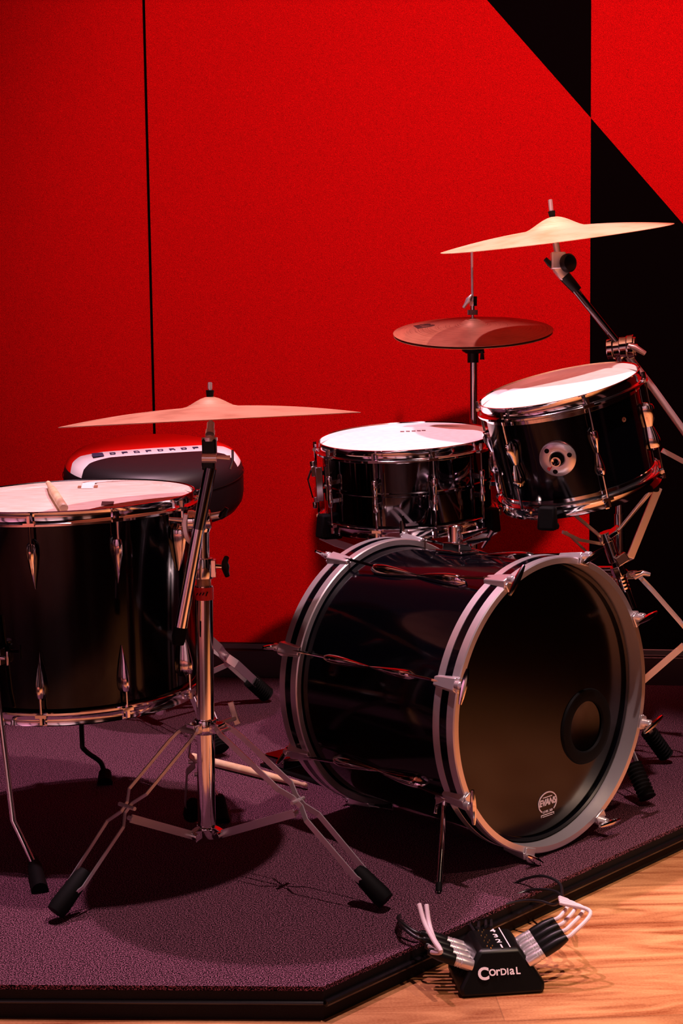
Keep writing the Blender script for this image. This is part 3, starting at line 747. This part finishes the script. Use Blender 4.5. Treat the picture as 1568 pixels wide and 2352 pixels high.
# boom
bt = P(483, 1075, 2.385); bm = P(456, 1215, 2.385); bb = P(415, 1440, 2.385)
b = MB(); b.tube([bt, bm], .0105, 20); b.build('boom_tube', 'black_chrome', cs)
b = MB(); b.tube([bm, bb], [.0100, .0112], 20); b.build('boom_tail', 'chrome', cs)
b = MB(); b.tube([bb, P(411, 1462, 2.385), P(409, 1480, 2.385)], [.0118, .0125, .0100], 18); b.build('boom_end_cap', 'rubber', cs)
# tilter
b = MB(); b.box(P(481, 1028, 2.39), (.024, .024, .030)); b.box(P(479, 1068, 2.39), (.022, .024, .016)); b.build('tilter', 'plastic', cs, bevel=.003)
b = MB(); b.tube([P(464, 1052, 2.38), P(497, 1052, 2.38)], .0085, 20); b.lathe([(.0105, 0), (.0135, 0), (.0135, .006), (.0105, .006)], 20, Matrix.Translation(P(481, 1013, 2.39)), closed=True); b.build('tilter_joint', 'satin', cs)
b = MB(); b.tube([P(497, 1050, 2.38), P(528, 1052, 2.38)], [.0035, .0045], 10); o = b.build('tilter_bolt', 'satin', cs)
b = MB(); b.ribbon([P(534, 1033, 2.375), P(534, 1060, 2.375), P(528, 1078, 2.375)], .006, .004, side=(0, 1, 0)); b.build('lever', 'black_chrome', o, bevel=.001)
cym_c = P(484, 964, 2.43)
b = MB(); b.tube([P(481.5, 1012, 2.40), P(484, 972, 2.425)], .0065, 14); b.tube([P(482, 1000, 2.40), P(483, 990, 2.41)], .0082, 14)
b.tube([P(484, 972, 2.425), P(482, 878, 2.43)], .0030, 10); b.tube([P(482, 893, 2.43), P(482, 879, 2.43)], .0040, 10); b.build('cymbal_post', 'satin', cs)
b = MB(); b.tube([P(482, 919, 2.43), P(482, 909, 2.43), P(482, 896, 2.43)], [.0060, .0060, .0072], 14); b.build('wing_sleeve', 'rubber', cs)
cymbal('crash_cymbal', 'wide bronze crash cymbal lowest and leftmost over the floor tom', cym_c, V((-.038, .040, 1)), .256, .046, .0225, .017, 'old_bronze', 'cymbals')
# legs
cp = P(472, 1667, 2.43)
fL = G(128, 2118); fR = G(886, 2092); fB = G(440, 1893)
tops = []
for f in (fL, fR, fB):
    e = f - cp; e.z = 0; e.normalize(); tops.append(cp + e * .030 + V((0, 0, .004)))
collar(cs, cp, .0158, .026, 'chrome', (fL, fR, fB))
brace_leg(cs, tops[0], fL + V((0, 0, .010)), s=.0230, w=.0058, bow=.012, foot_r=.017, foot_len=.080)
brace_leg(cs, tops[1], fR + V((0, 0, .010)), s=.0190, w=.0100, bow=.012, foot_r=.017, foot_len=.070)
brace_leg(cs, tops[2], fB + V((0, 0, .010)), s=.0175, w=.014, bow=.012, foot_r=.017, foot_len=.050)
bp_ = V((pb.x, pb.y, pb.z + .006))
for i, f in enumerate((fL, fR, fB)):
    t = .47; m_ = tops[i] + (f - tops[i]) * t; e = f - bp_; e.z = 0; e.normalize()
    brace(cs, bp_ + e * .032, m_ - V((0, 0, .006)))
b = MB()
for i, f in enumerate((fL, fR, fB)):
    e = f - bp_; e.z = 0; e.normalize(); b.ribbon([bp_ + V((0, 0, .002)), bp_ + e * .020 + V((0, 0, .001)), bp_ + e * .034 - V((0, 0, .004))], .020, .012)
    lt = e.cross(V((0, 0, 1))); b.tube([bp_ + e * .033 - lt * .014, bp_ + e * .033 + lt * .014], .006, 10)
b.lathe([(.0001, -.018), (.014, -.018), (.0175, -.008), (.0175, .008), (.0155, .010)], 24, Matrix.Translation(bp_)); b.build('base_hub', 'chrome', cs, bevel=.001)
b = MB(); w1 = P(505, 1662, 2.45); w2 = P(540, 1650, 2.47); b.tube([w1, w2], .0042, 10); o = b.build('collar_bolt', 'satin', cs)
b = MB(); b.ribbon([P(529, 1612, 2.47), P(541, 1652, 2.47), P(546, 1664, 2.47)], .011, .004, side=(1, 0, 0)); b.build('grip', 'satin', o, bevel=.001)

# ------------------------------------------------------------------ hi-hat
hx = P(1086, 760, 3.285)
hh = thing('hi_hat_stand', 'thin chrome hi-hat stand behind the snare drum', 'stand', V((hx.x, hx.y, 0)))
hn = V((-.030, -.205, 1)).normalized()
hb = V((hx.x, hx.y, .06))
b = MB(); b.tube([hb, P(1087, 830, 3.285)], .0088, 20); b.build('pole', 'chrome', hh)
b = MB(); b.tube([P(1086, 800, 3.285), P(1083, 560, 3.285)], .0031, 10); b.build('pull_rod', 'satin', hh)
b = MB(); b.tube([P(1086, 790, 3.285), P(1086, 806, 3.285)], .0255, 24); b.tube([P(1086, 806, 3.285), P(1086, 812, 3.285)], [.0255, .0150], 24); b.tube([P(1086, 808, 3.285), P(1086, 833, 3.285)], .0130, 20); b.build('cymbal_seat', 'plastic', hh)
b = MB(); b.tube([P(1104, 796, 3.275), P(1108, 812, 3.275)], .005, 10); b.tube([P(1107, 812, 3.275), P(1107, 826, 3.275)], [.004, .0055], 10); b.build('tilt_screw', 'plastic', hh)
hc0 = P(1085.5, 760, 3.285)
cymbal('hi_hat_bottom_cymbal', 'lower bronze hi-hat cymbal almost hidden under the upper one', hc0 - hn * .006, -hn, .1815, .036, .014, .015, 'old_bronze', 'cymbals')
hat = cymbal('hi_hat_top_cymbal', 'upper bronze hi-hat cymbal with a dark printed letter behind the snare', hc0, hn, .1825, .040, .014, .016, 'dark_bronze', 'cymbals')
# printed letter follows the bow of the cymbal
Mh = WM[hat]
lp = Mh.inverted() @ RP(973, 748, hc0 + hn * .009, hn)
Tl = Mh @ Matrix.Translation((lp.x, lp.y, .014 * (1 - (math.hypot(lp.x, lp.y) / .1825) ** 2) + .0006))
bt_ = text('t', 'B', .085, 'dark_print', None, Matrix.Scale(.85, 4, (0, 1, 0)), .0, bold=.002)
inv = Mh.inverted(); nb = MB()
ang_l = rad(8)
vs = []
for p in bt_.v:
    x, y = lp.x + p.x * math.cos(ang_l) - p.y * math.sin(ang_l), lp.y + p.x * math.sin(ang_l) + p.y * math.cos(ang_l)
    vs.append(Mh @ V((x, y, .014 * (1 - (x * x + y * y) / .1825 ** 2) + .0006 + p.z)))
nb.add(vs, bt_.f); nb.build('printed_letter', 'dark_print', hat)
b = MB(); b.tube([P(1085, 723, 3.285), P(1085, 712, 3.285)], .0118, 20); b.build('clutch_felt', 'felt', hh)
b = MB(); b.tube([P(1085, 712, 3.285), P(1085, 703, 3.285)], .0050, 14); b.tube([P(1086, 703, 3.285), P(1086, 681, 3.285)], .0098, 6); b.build('clutch', 'chrome', hh)
b = MB(); b.tube([P(1064, 707, 3.27), P(1070, 697, 3.27), P(1076, 689, 3.27), P(1083, 678, 3.27)], [.0035, .0042, .0075, .0035], 10); b.build('clutch_wing', 'satin', hh)
for i, a in enumerate((40, 150, 285)):
    f = V((hx.x + .17 * math.cos(rad(a)), hx.y + .17 * math.sin(rad(a)), .010))
    brace_leg(hh, V((hx.x + .02 * math.cos(rad(a)), hx.y + .02 * math.sin(rad(a)), .26)), f, ridges=False)
collar(hh, V((hx.x, hx.y, .26)), .0150)
MB().tube([V((hx.x, hx.y, .03)), V((hx.x, hx.y, .40))], .0135, 20).build('lower_tube', 'chrome', hh)

# ------------------------------------------------------------------ ride cymbal stand
rY = 3.02
rb = P(1423, 1600, rY)
rs = thing('ride_cymbal_stand', 'tall boom stand behind the rack tom at the right edge', 'stand', V((rb.x, rb.y, 0)))
MB().tube([P(1425, 1610, rY), P(1422, 1180, rY)], .0112, 22).build('lower_pole', 'chrome', rs)
MB().tube([P(1422, 1185, rY), P(1424, 815, rY)], .0085, 20).build('upper_pole', 'chrome', rs)
clp = P(1420, 803, rY)
d1 = (P(1455, 795, rY) - P(1408, 800, rY)).normalized()
ca = V((.94, -.35, .10)).normalized()
b = MB(); c0 = P(1428, 799, rY - .02)
for o0, o1, r_ in ((-.030, -.018, .0215), (-.017, -.004, .0180), (-.003, .012, .0235), (.013, .026, .0255), (.026, .030, .020)):
    b.tube([c0 + ca * o0, c0 + ca * o1], r_, 28)
b.tube([c0, P(1422, 822, rY)], .012, 14)
b.build('boom_clamp', 'chrome', rs, bevel=.001)
b = MB(); b.tube([c0 + ca * .030, P(1452, 796, rY - .045)], .005, 10); o = b.build('clamp_bolt', 'chrome', rs)
b = MB(); b.tube([P(1442, 792, rY - .06), P(1456, 797, rY - .06), P(1481, 812, rY - .06)], [.0035, .0068, .0050], 12); b.build('grip', 'satin', o)
# boom with dark upper half and tail
bu = P(1300, 640, rY - .01); bl = P(1420, 790, rY - .02)
MB().tube([bu, bl], .0072, 18).build('boom_tube', 'black_chrome', rs)
MB().tube([P(1296, 634, rY - .01), P(1312, 652, rY - .01), P(1326, 668, rY - .01)], [.0125, .0115, .0100], 18).build('boom_sleeve', 'plastic', rs)
MB().tube([bl, P(1500, 893, rY - .03), P(1580, 1004, rY - .04)], .0075, 18).build('boom_tail', 'satin', rs)
b = MB(); b.box(P(1281, 599, rY), (.030, .026, .036)); b.bar(P(1277, 612, rY), P(1300, 640, rY - .01), .020, .022, side=(0, 1, 0)); b.build('tilter', 'satin', rs, bevel=.003)
tc_ = P(1304, 604, rY - .03)
b = MB(); b.lathe([(.0001, -.006), (.016, -.006), (.0195, -.003), (.0195, .004), (.016, .008), (.012, .006), (.0001, .005)], 28, frame(tc_, V((.55, -1, .05)))); b.build('tilter_knob', 'plastic', rs)
b = MB(); b.tube([P(1251, 594, rY), P(1262, 606, rY), P(1278, 620, rY)], [.0045, .0062, .0050], 12); b.build('tilter_lever', 'plastic', rs)
b = MB(); b.tube([P(1280, 581, rY), P(1276, 558, rY)], .0072, 14); b.tube([P(1276, 560, rY), P(1263, 458, rY)], .0034, 10); b.tube([P(1265.5, 484, rY), P(1263, 459, rY)], .0046, 10); b.build('cymbal_post', 'satin', rs)
b = MB(); b.tube([P(1268, 498, rY), P(1266, 485, rY)], [.0062, .0078], 14); b.build('wing_sleeve', 'rubber', rs)
cymbal('ride_cymbal', 'large golden ride cymbal highest of all on the tilted boom', P(1276, 547, rY - .005), V((-.118, -.094, 1)), .2420, .063, .0215, .023, 'bronze', 'cymbals')
rcol = P(1452, 1322, rY - .01); rcol = V((P(1425, 1322, rY).x, rY, rcol.z))
legt = P(1462, 1318, rY); legk = P(1576, 1490, rY - .02)
collar(rs, rcol, .0120, .026)
ff = legt + (legk - legt) * (legt.z / (legt.z - legk.z))
brace_leg(rs, legt, ff + V((0, 0, .010)), s=.0215, w=.0065, bow=.020, foot_r=.016, ridges=True, knee=.36)
b = MB(); b.bar(rcol, legt, .018, .018); b.build('leg_joint', 'chrome', rs, bevel=.001)
brace(rs, P(1440, 1595, rY), legt + (ff - legt) * .36, .014)
for a in (110, 190):
    tp = V((rcol.x + .03 * math.cos(rad(a)), rcol.y + .03 * math.sin(rad(a)), rcol.z)); f = V((rcol.x + .34 * math.cos(rad(a)), rcol.y + .34 * math.sin(rad(a)), .010))
    if f.y < WY(f.x) - .05: brace_leg(rs, tp, f, ridges=True)
b = MB(); b.tube([P(1458, 1318, rY - .03), P(1476, 1314, rY - .03)], .005, 10); o = b.build('collar_bolt', 'chrome', rs)
b = MB(); b.tube([P(1456, 1328, rY - .03), P(1476, 1316, rY - .03), P(1492, 1320, rY - .03)], [.0045, .0065, .0045], 12); b.build('grip', 'satin', o)
b = MB(); b.bar(P(1520, 1034, rY), P(1580, 1066, rY), .010, .008); b.build('memory_lock', 'satin', rs)

# ------------------------------------------------------------------ basket stands
def grip_block(root, arm, p, d, w=.030, h=.05, t=.03):
    T = frame(p, (0, 0, 1), d); b = MB(); b.box((0, 0, 0), (t, w, h), T, taper=(.75, .9)); b.box((-.012, 0, -h * .38), (t * 1.3, w * .9, h * .3), T); b.build('rubber_grip', 'rubber', arm, bevel=.005)
# stand that carries the rack tom
hubt = P(1392, 1232, 2.87); hube = P(1452, 1398, 2.86)
ts = thing('tom_basket_stand', 'chrome basket stand holding the rack tom beside the bass drum', 'stand', V((.50, 2.97, 0)))
axd = (hubt - hube).normalized()
b = MB(); b.tube([hube, hubt], .0092, 18); b.build('stem', 'black_chrome', ts)
b = MB(); b.tube([P(1395, 1240, 2.87), P(1412, 1290, 2.87)], .0128, 20); b.tube([P(1388, 1222, 2.87), P(1396, 1243, 2.87)], .017, 20); b.tube([P(1416, 1300, 2.865), P(1424, 1322, 2.865)], .0150, 8); b.build('adjuster', 'chrome', ts, bevel=.001)
th2 = [P(1424 + i * 1.45, 1324 + i * 4.1, 2.862) for i in range(9)]
b = MB(); b.tube([q for q in th2], [.0105 if i % 2 else .0118 for i in range(9)], 16); b.build('thread', 'chrome', ts)
def arm(pts, w, t=.004, side=(0, 0, 1), mt='satin'):
    return MB().ribbon(pts, w, t, side=side).build('arm', mt, ts, bevel=.001)
a1 = arm([P(1398, 1233, 2.85), P(1425, 1212, 2.84), P(1494, 1128, 2.80)], .020, .005, side=(.7, 0, .7))
a2 = arm([P(1432, 1290, 2.86), P(1447, 1280, 2.85), P(1512, 1120, 2.84)], .016, .005, side=(1, 0, .35))
b = MB(); b.ribbon([P(1400, 1228, 2.845), P(1420, 1214, 2.835)], .024, .010, side=(.7, 0, .7)); b.ribbon([P(1415, 1292, 2.85), P(1440, 1276, 2.85)], .020, .012, side=(.5, 0, .8)); b.build('arm_joint', 'chrome', ts, bevel=.002)
b = MB(); b.ribbon([P(1385, 1250, 2.87), P(1330, 1240, 2.80), P(1292, 1222, 2.72)], .006, .004); b.ribbon([P(1388, 1240, 2.87), P(1310, 1175, 2.80)], .006, .004); b.ribbon([P(1345, 1266, 2.86), P(1300, 1222, 2.78)], .004, .003)
a3 = b.build('arm', 'satin', ts)
grip_block(ts, a3, P(1257, 1190, 2.655), V((-.4, -.9, 0)), .036, .045, .026)
grip_block(ts, a1, P(1506, 1112, 2.79), V((.9, -.2, 0)), .020, .030, .014)
tp0 = V((.50, 2.97, 0))
MB().tube([tp0 + V((0, 0, .04)), tp0 + V((0, 0, .46))], .0125, 18).build('pole', 'chrome', ts)
MB().tube([tp0 + V((0, 0, .44)), P(1424, 1310, 2.88)], .010, 12).build('tilter', 'chrome', ts)
for f in (G(1486, 1852), G(1528, 1752), V((.22, 3.14, 0))):
    e = f - tp0; e.normalize(); brace_leg(ts, tp0 + e * .03 + V((0, 0, .26)), f + V((0, 0, .018)), s=.013, w=.010, foot_r=.017, foot_len=.072, ridges=True)
collar(ts, tp0 + V((0, 0, .26)), .0125)
# stand that carries the snare
sc_ = so - s_ax * .02
ss = thing('snare_stand', 'basket stand with black rubber grips holding the snare drum', 'stand', V((sc_.x, sc_.y, 0)))
hub = sc_ - s_ax * .10
for ang in (-68, 62, 180):
    tip = snl(rad(ang), Rs + .020, -.012)
    a = MB().ribbon([hub, hub + (tip - hub) * .85 - V((0, 0, .012)), snl(rad(ang), Rs + .024, -.02)], .016, .005, side=None).build('arm', 'satin', ss, bevel=.001)
    dd = (tip - sc_); dd.z = 0
    grip_block(ss, a, snl(rad(ang), Rs + .012, .000), dd, .042, .052, .034)
MB().tube([hub + V((0, 0, .02)), V((hub.x, hub.y, hub.z - .07))], .016, 18).build('tilter', 'chrome', ss)
MB().tube([V((hub.x, hub.y, .04)), V((hub.x, hub.y, hub.z - .02))], .0125, 18).build('pole', 'chrome', ss)
for a in (330, 95, 190):
    e = V((math.cos(rad(a)), math.sin(rad(a)), 0)); c = V((hub.x, hub.y, 0)); brace_leg(ss, c + e * .03 + V((0, 0, .22)), c + e * .14 + V((0, 0, .012)), s=.012, ridges=True)
collar(ss, V((hub.x, hub.y, .22)), .0125)

# ------------------------------------------------------------------ throne
tY = 3.42
tcn = P(352, 1042, tY)
Tt = Matrix.Translation(V((tcn.x, tcn.y, 0)))
thr = thing('drum_throne', 'round drum throne with a red, white and black seat behind the floor tom', 'stool', Tt)
seat_n = V((.02, -.20, 1)).normalized()
yaw = rad(17)
Tsx = frame(tcn, seat_n, V((math.cos(yaw), math.sin(yaw), 0)))
RS = .216
prof = [(.0001, .012), (RS * .55, .011), (RS * .80, .005), (RS * .91, -.004), (RS * .965, -.018), (RS * .99, -.034), (RS * 1.0, -.060), (RS, -.092), (RS * .985, -.112), (RS * .93, -.130), (RS * .80, -.138), (.0001, -.138)]
def seat_mat():
    m = mat('vinyl_seat', rough=0.42, spec=0.35); nt = m.node_tree; L = nt.links.new; b = nt.nodes['Principled BSDF']
    def mth(op, a, bb=None):
        n = nt.nodes.new('ShaderNodeMath'); n.operation = op
        for i, q in enumerate((a, bb)):
            if q is None: continue
            if isinstance(q, (int, float)): n.inputs[i].default_value = q
            else: L(q, n.inputs[i])
        return n.outputs[0]
    tc = nt.nodes.new('ShaderNodeTexCoord'); sp = nt.nodes.new('ShaderNodeSeparateXYZ'); L(tc.outputs['Object'], sp.inputs[0])
    ax = mth('DIVIDE', mth('ABSOLUTE', sp.outputs[0]), RS)
    p8 = mth('POWER', ax, 7.0); p14 = mth('POWER', ax, 16.0)
    yb = mth('SUBTRACT', -.045, mth('MULTIPLY', p8, .16)); yw = mth('SUBTRACT', .008, mth('MULTIPLY', p14, .14))
    isb = mth('LESS_THAN', sp.outputs[1], yb); isw = mth('LESS_THAN', sp.outputs[1], yw)
    side = mth('LESS_THAN', sp.outputs[2], -.020); isb = mth('MAXIMUM', isb, side)
    x1 = nt.nodes.new('ShaderNodeMix'); x1.data_type = 'RGBA'; x1.inputs[6].default_value = (0.80, 0.008, 0.004, 1); x1.inputs[7].default_value = (0.85, 0.83, 0.83, 1); L(isw, x1.inputs[0])
    x2 = nt.nodes.new('ShaderNodeMix'); x2.data_type = 'RGBA'; x2.inputs[7].default_value = (0.012, 0.008, 0.010, 1); L(isb, x2.inputs[0]); L(x1.outputs[2], x2.inputs[6])
    L(x2.outputs[2], b.inputs['Base Color']); return m
M['seat'] = seat_mat()
b = MB(); b.lathe(prof, 96)
seat = b.build('seat', 'seat', None, sharp=60); seat.matrix_world = Tsx; 
WM[seat] = Tsx
seat.parent = thr; seat.matrix_parent_inverse = WM[thr].inverted()
MB().lathe([(RS + .0002, -.022), (RS + .0016, -.024), (RS + .0002, -.026)], 96, Tsx @ Matrix.Translation((0, 0, -.020))).build('piping', 'plastic', seat)
b = MB()
for i in range(10):
    x = -.135 + i * .0285 + (.006 if i > 0 else 0)
    if i == 0: b.box((x, -.019, .0122), (.026, .030, .0012), Tsx)
    else:
        b.box((x - .004, -.018, .0122), (.0035, .017, .0012), Tsx); b.box((x + .001, -.0115, .0122), (.010, .0038, .0012), Tsx)
        b.box((x + .001, (-.0245 if i % 2 else -.018), .0122), (.010, .0038, .0012), Tsx); b.box((x + .006, (-.015 if i % 3 else -.021), .0122), (.0035, .010, .0012), Tsx)
b.build('printed_text', 'ink', seat)
pc = V((tcn.x, tcn.y, 0))
MB().tube([pc + V((0, 0, .03)), pc + V((0, 0, .56))], .0140, 18).build('pole', 'chrome', thr)
tf = G(612, 1612); e = (tf - pc).normalized()
dist = (tf - pc).length
for k in range(3):
    e2 = Quaternion((0, 0, 1), rad((0, 120, 258)[k])) @ e
    f = pc + e2 * min(dist, .34)
    if f.y > WY(f.x) - .05: f = pc + e2 * .30
    brace_leg(thr, pc + e2 * .03 + V((0, 0, .30)), f + V((0, 0, .014)), s=.018, w=.022, foot_r=.020, foot_len=.07, ridges=True, knee=.55)
    brace(thr, pc + e2 * .02 + V((0, 0, .08)), pc + e2 * .03 + V((0, 0, .30)) + (f - pc - e2 * .03 - V((0, 0, .30))) * .6)
collar(thr, pc + V((0, 0, .30)), .0145)
b = MB(); b.lathe([(.0001, 0), (.05, 0), (.05, .03), (.0001, .03)], 24, Matrix.Translation(pc + V((0, 0, .515)))); b.build('seat_plate', 'plastic', thr)

# ------------------------------------------------------------------ bass pedal
ax2 = V((-n_.x, -n_.y, 0)).normalized(); lt2 = V((-ax2.y, ax2.x, 0))
p0 = V((Rc.x, Rc.y, 0)) + ax2 * .040
pd = thing('bass_pedal', 'dark kick pedal with a ridged footboard behind the bass drum', 'pedal', p0)
Tp = frame(p0, (0, 0, 1), ax2)
b = MB(); b.box((.165, 0, .004), (.33, .085, .006), Tp); b.build('base_plate', 'plastic', pd, bevel=.002)
b = MB(); b.ribbon([Tp @ V((.045, 0, .075)), Tp @ V((.25, 0, .028))], .075, .006, side=lt2); b.build('footboard', 'black_chrome', pd, bevel=.002)
b = MB()
for i in range(9):
    t = .06 + i * .018; z = .075 - (t - .045) / .205 * .047 + .0042; b.tube([Tp @ V((t, -.033, z)), Tp @ V((t, .033, z))], .0024, 8)
b.build('ridge', 'steel', pd)
b = MB(); b.box((.29, 0, .018), (.07, .075, .022), Tp); b.build('heel_plate', 'black_chrome', pd, bevel=.003)
b = MB()
for s_ in (-1, 1): b.box((.04, s_ * .045, .10), (.022, .012, .20), Tp)
b.tube([Tp @ V((.04, -.055, .195)), Tp @ V((.04, .055, .195))], .006, 12); b.build('post', 'chrome', pd, bevel=.002)
b = MB(); b.tube([Tp @ V((.045, 0, .195)), Tp @ V((.055, 0, .30))], .0035, 10); b.tube([Tp @ V((.030, 0, .30)), Tp @ V((.075, 0, .30))], .020, 18); b.build('beater', 'felt', pd)

# ------------------------------------------------------------------ stage box
byaw = rad(7)
fb = G(1150, 2290, FZ)
bx = V((math.cos(byaw), math.sin(byaw), 0)); by = V((-math.sin(byaw), math.cos(byaw), 0))
Bc = fb + by * .002 + bx * .004
Tb = frame(Bc, (0, 0, 1), bx)       # local x right, y back, z up
sb = thing('stage_box', 'black wedge-shaped cable box on the wooden floor at the riser corner', 'box', Tb)
H_ = .064; wb, wt = .0640, .0290; dp = .100; lean = .022
v = [(-wb, 0, 0), (wb, 0, 0), (wb, .0, .016), (wt + .002, lean, H_), (-wt - .002, lean, H_), (-wb, 0, .016)]
vs = v + [(x, dp + (0 if z < .02 else 0), z) for x, y, z in v]
b = MB(); n = 6
b.add(vs, [tuple(range(n)), tuple(reversed(range(n, 2 * n)))] + [(i, i + n, (i + 1) % n + n, (i + 1) % n) for i in range(n)], Tb)
b.build('housing', 'plastic', sb, bevel=.006)
ft_n = (V((0, -1, lean / (H_ - .016)))).normalized()
def face_T(x, z):   # point on the leaning front face
    y = lean * (z - .016) / (H_ - .016)
    return Tb @ frame(V((x, y, z)) + ft_n * .0004, ft_n, (1, 0, 0))
# lettering
lt = [('C', -.0262, .0240, -.0042, .0009), ('O', -.0125, .0130, 0, .0004), ('r', -.0042, .0172, 0, .0003), ('D', .0042, .0130, 0, .0003), ('I', .0108, .0130, 0, .0003), ('a', .0172, .0172, 0, .0003), ('L', .0262, .0142, 0, .0003)]
b = MB()
for ch, x, sz, z, bo in lt:
    t = text('t', ch, sz, 'white_print', None, face_T(x - .002, z + .030), .0003, bold=bo, base=True); b.add(t.v, t.f)
b.build('printed_name', 'white_print', sb)
b = MB()
topz = H_ + .0005
for i, ch in enumerate('1234'):
    y = lean + .007 + i * .0195
    t = text('t', ch, .017, 'white_print', None, Tb @ frame(V((.0045, y, topz)), (0, 0, 1), (1, 0, 0)), .0003, bold=.0003); b.add(t.v, t.f)
b.build('printed_number', 'white_print', sb)
b = MB(); b.box((.0165, lean + .039, topz), (.0016, .074, .0006), Tb); b.build('printed_line', 'white_print', sb)
b = MB()
for i in range(4):
    y = lean + .007 + i * .0195
    for dx, dy in ((-.017, .003), (-.009, .003), (-.013, -.004)):
        b.lathe([(.0001, .0025), (.0009, .0022), (.0012, 0)], 8, Tb @ Matrix.Translation((dx, y + dy, topz - .0008)))
b.build('contact_pin', 'gold', sb)

def plug(side, i, label, group):
    y = lean - .002 + i * .0225
    sgn = 1 if side == 'r' else -1
    fz = .041
    xx = wt + (wb - wt) * (H_ - fz) / (H_ - .016)
    base = Tb @ V((sgn * (xx - .004), y, fz))
    nd = (bx * sgn * .86 + V((0, 0, .50))) if side == 'r' else (bx * -.86 + V((0, 0, .30)) + by * .12)
    nd.normalize(); T = frame(base, nd)
    root = thing('audio_plug', label, 'plug', T, group)
    MB().lathe([(.0001, 0), (.0088, 0), (.0092, .001), (.0092, .018), (.0084, .019), (.0084, .0205), (.0090, .0210), (.0090, .0225), (.0084, .0230), (.0084, .0245), (.0090, .0250), (.0090, .0265), (.0082, .0270), (.0082, .0290)], 20).build('shell', 'satin', root, local=True)
    MB().lathe([(.0086, .0280), (.0090, .031), (.0088, .052), (.0066, .064), (.0050, .070), (.0001, .070)], 20).build('boot', 'plastic', root, local=True)
    end = base + nd * .069
    return root, end, nd
nm = ('front', 'second', 'third', 'rear')
for i in range(4):
    root, end, nd = plug('r', i, f'{nm[i]} of the four pale-shelled plugs on the right side of the stage box', 'right-hand plugs')
    tgt = P(1288, 2068, end.y + .05)
    mid = end + nd * .022 + V((.004 + .004 * (3 - i), 0, .012))
    pth = smooth_path([end - nd * .003, end + nd * .012, mid.lerp(tgt, .45) + V((.006 + .005 * (3 - i), 0, 0)), tgt + V((.001 * (i - 1.5), .0072 * i, -.004))], 7)
    MB().tube(pth, .0033, 10).build('cable_tail', 'white_cable', root)
for i in range(4):
    root, end, nd = plug('l', i, f'{nm[i]} of the four plugs on the left side of the stage box', 'left-hand plugs')
    if i < 2:
        tgt = P(962 + i * 17, 2076 + i * 2, end.y + .04)
        pth = smooth_path([end - nd * .003, P(1012 - 3 * i, 2186 - 6 * i, end.y - .03), P(996, 2160 - 4 * i, end.y - .01), P(975 + 10 * i, 2120, end.y + .02), tgt], 7)
        MB().tube(pth, .0036, 10).build('cable_tail', 'white_cable', root)
    else:
        pth = smooth_path([end - nd * .003, end + nd * .012, end + nd * .03 + by * .03, end + nd * .02 + by * .08 + V((0, 0, -.01))], 6)
        MB().tube(pth, .0030, 10).build('cable_tail', 'black_cable', root)
# thin black loom loops over the riser edge
def loop(pts, label, r=.0024):
    return tag(MB().tube(smooth_path(pts, 10), r, 8).build('cable_loop', 'black_cable'), label, 'cable', 'thin black cable loops')
loop([P(1291, 2064, 2.20), P(1285, 2030, 2.25), P(1245, 2012, 2.30), P(1190, 2025, 2.34), P(1150, 2060, 2.33), P(1130, 2100, 2.28), G(1128, 2130, .010)], 'topmost black cable loop arching right of the stage box')
loop([P(1290, 2066, 2.20), P(1280, 2050, 2.24), P(1250, 2043, 2.27), P(1210, 2046, 2.30), P(1160, 2070, 2.28), P(1120, 2105, 2.25), G(1115, 2128, .010)], 'middle black cable loop arching right of the stage box')
loop([P(1289, 2070, 2.19), P(1270, 2078, 2.21), P(1240, 2070, 2.23), P(1200, 2069, 2.25), P(1150, 2082, 2.25), P(1105, 2110, 2.23), G(1098, 2132, .010)], 'lowest black cable loop arching right of the stage box')
loop([P(962, 2083, 2.26), P(968, 2066, 2.28), P(995, 2054, 2.32), P(1030, 2062, 2.32), P(1060, 2095, 2.28), P(1085, 2125, 2.25), G(1100, 2135, .010)], 'upper black cable loop arching left of the stage box')
loop([P(980, 2086, 2.26), P(990, 2074, 2.27), P(1010, 2067, 2.28), P(1040, 2075, 2.28), P(1066, 2105, 2.25), G(1090, 2140, .010)], 'lower black cable loop arching left of the stage box')
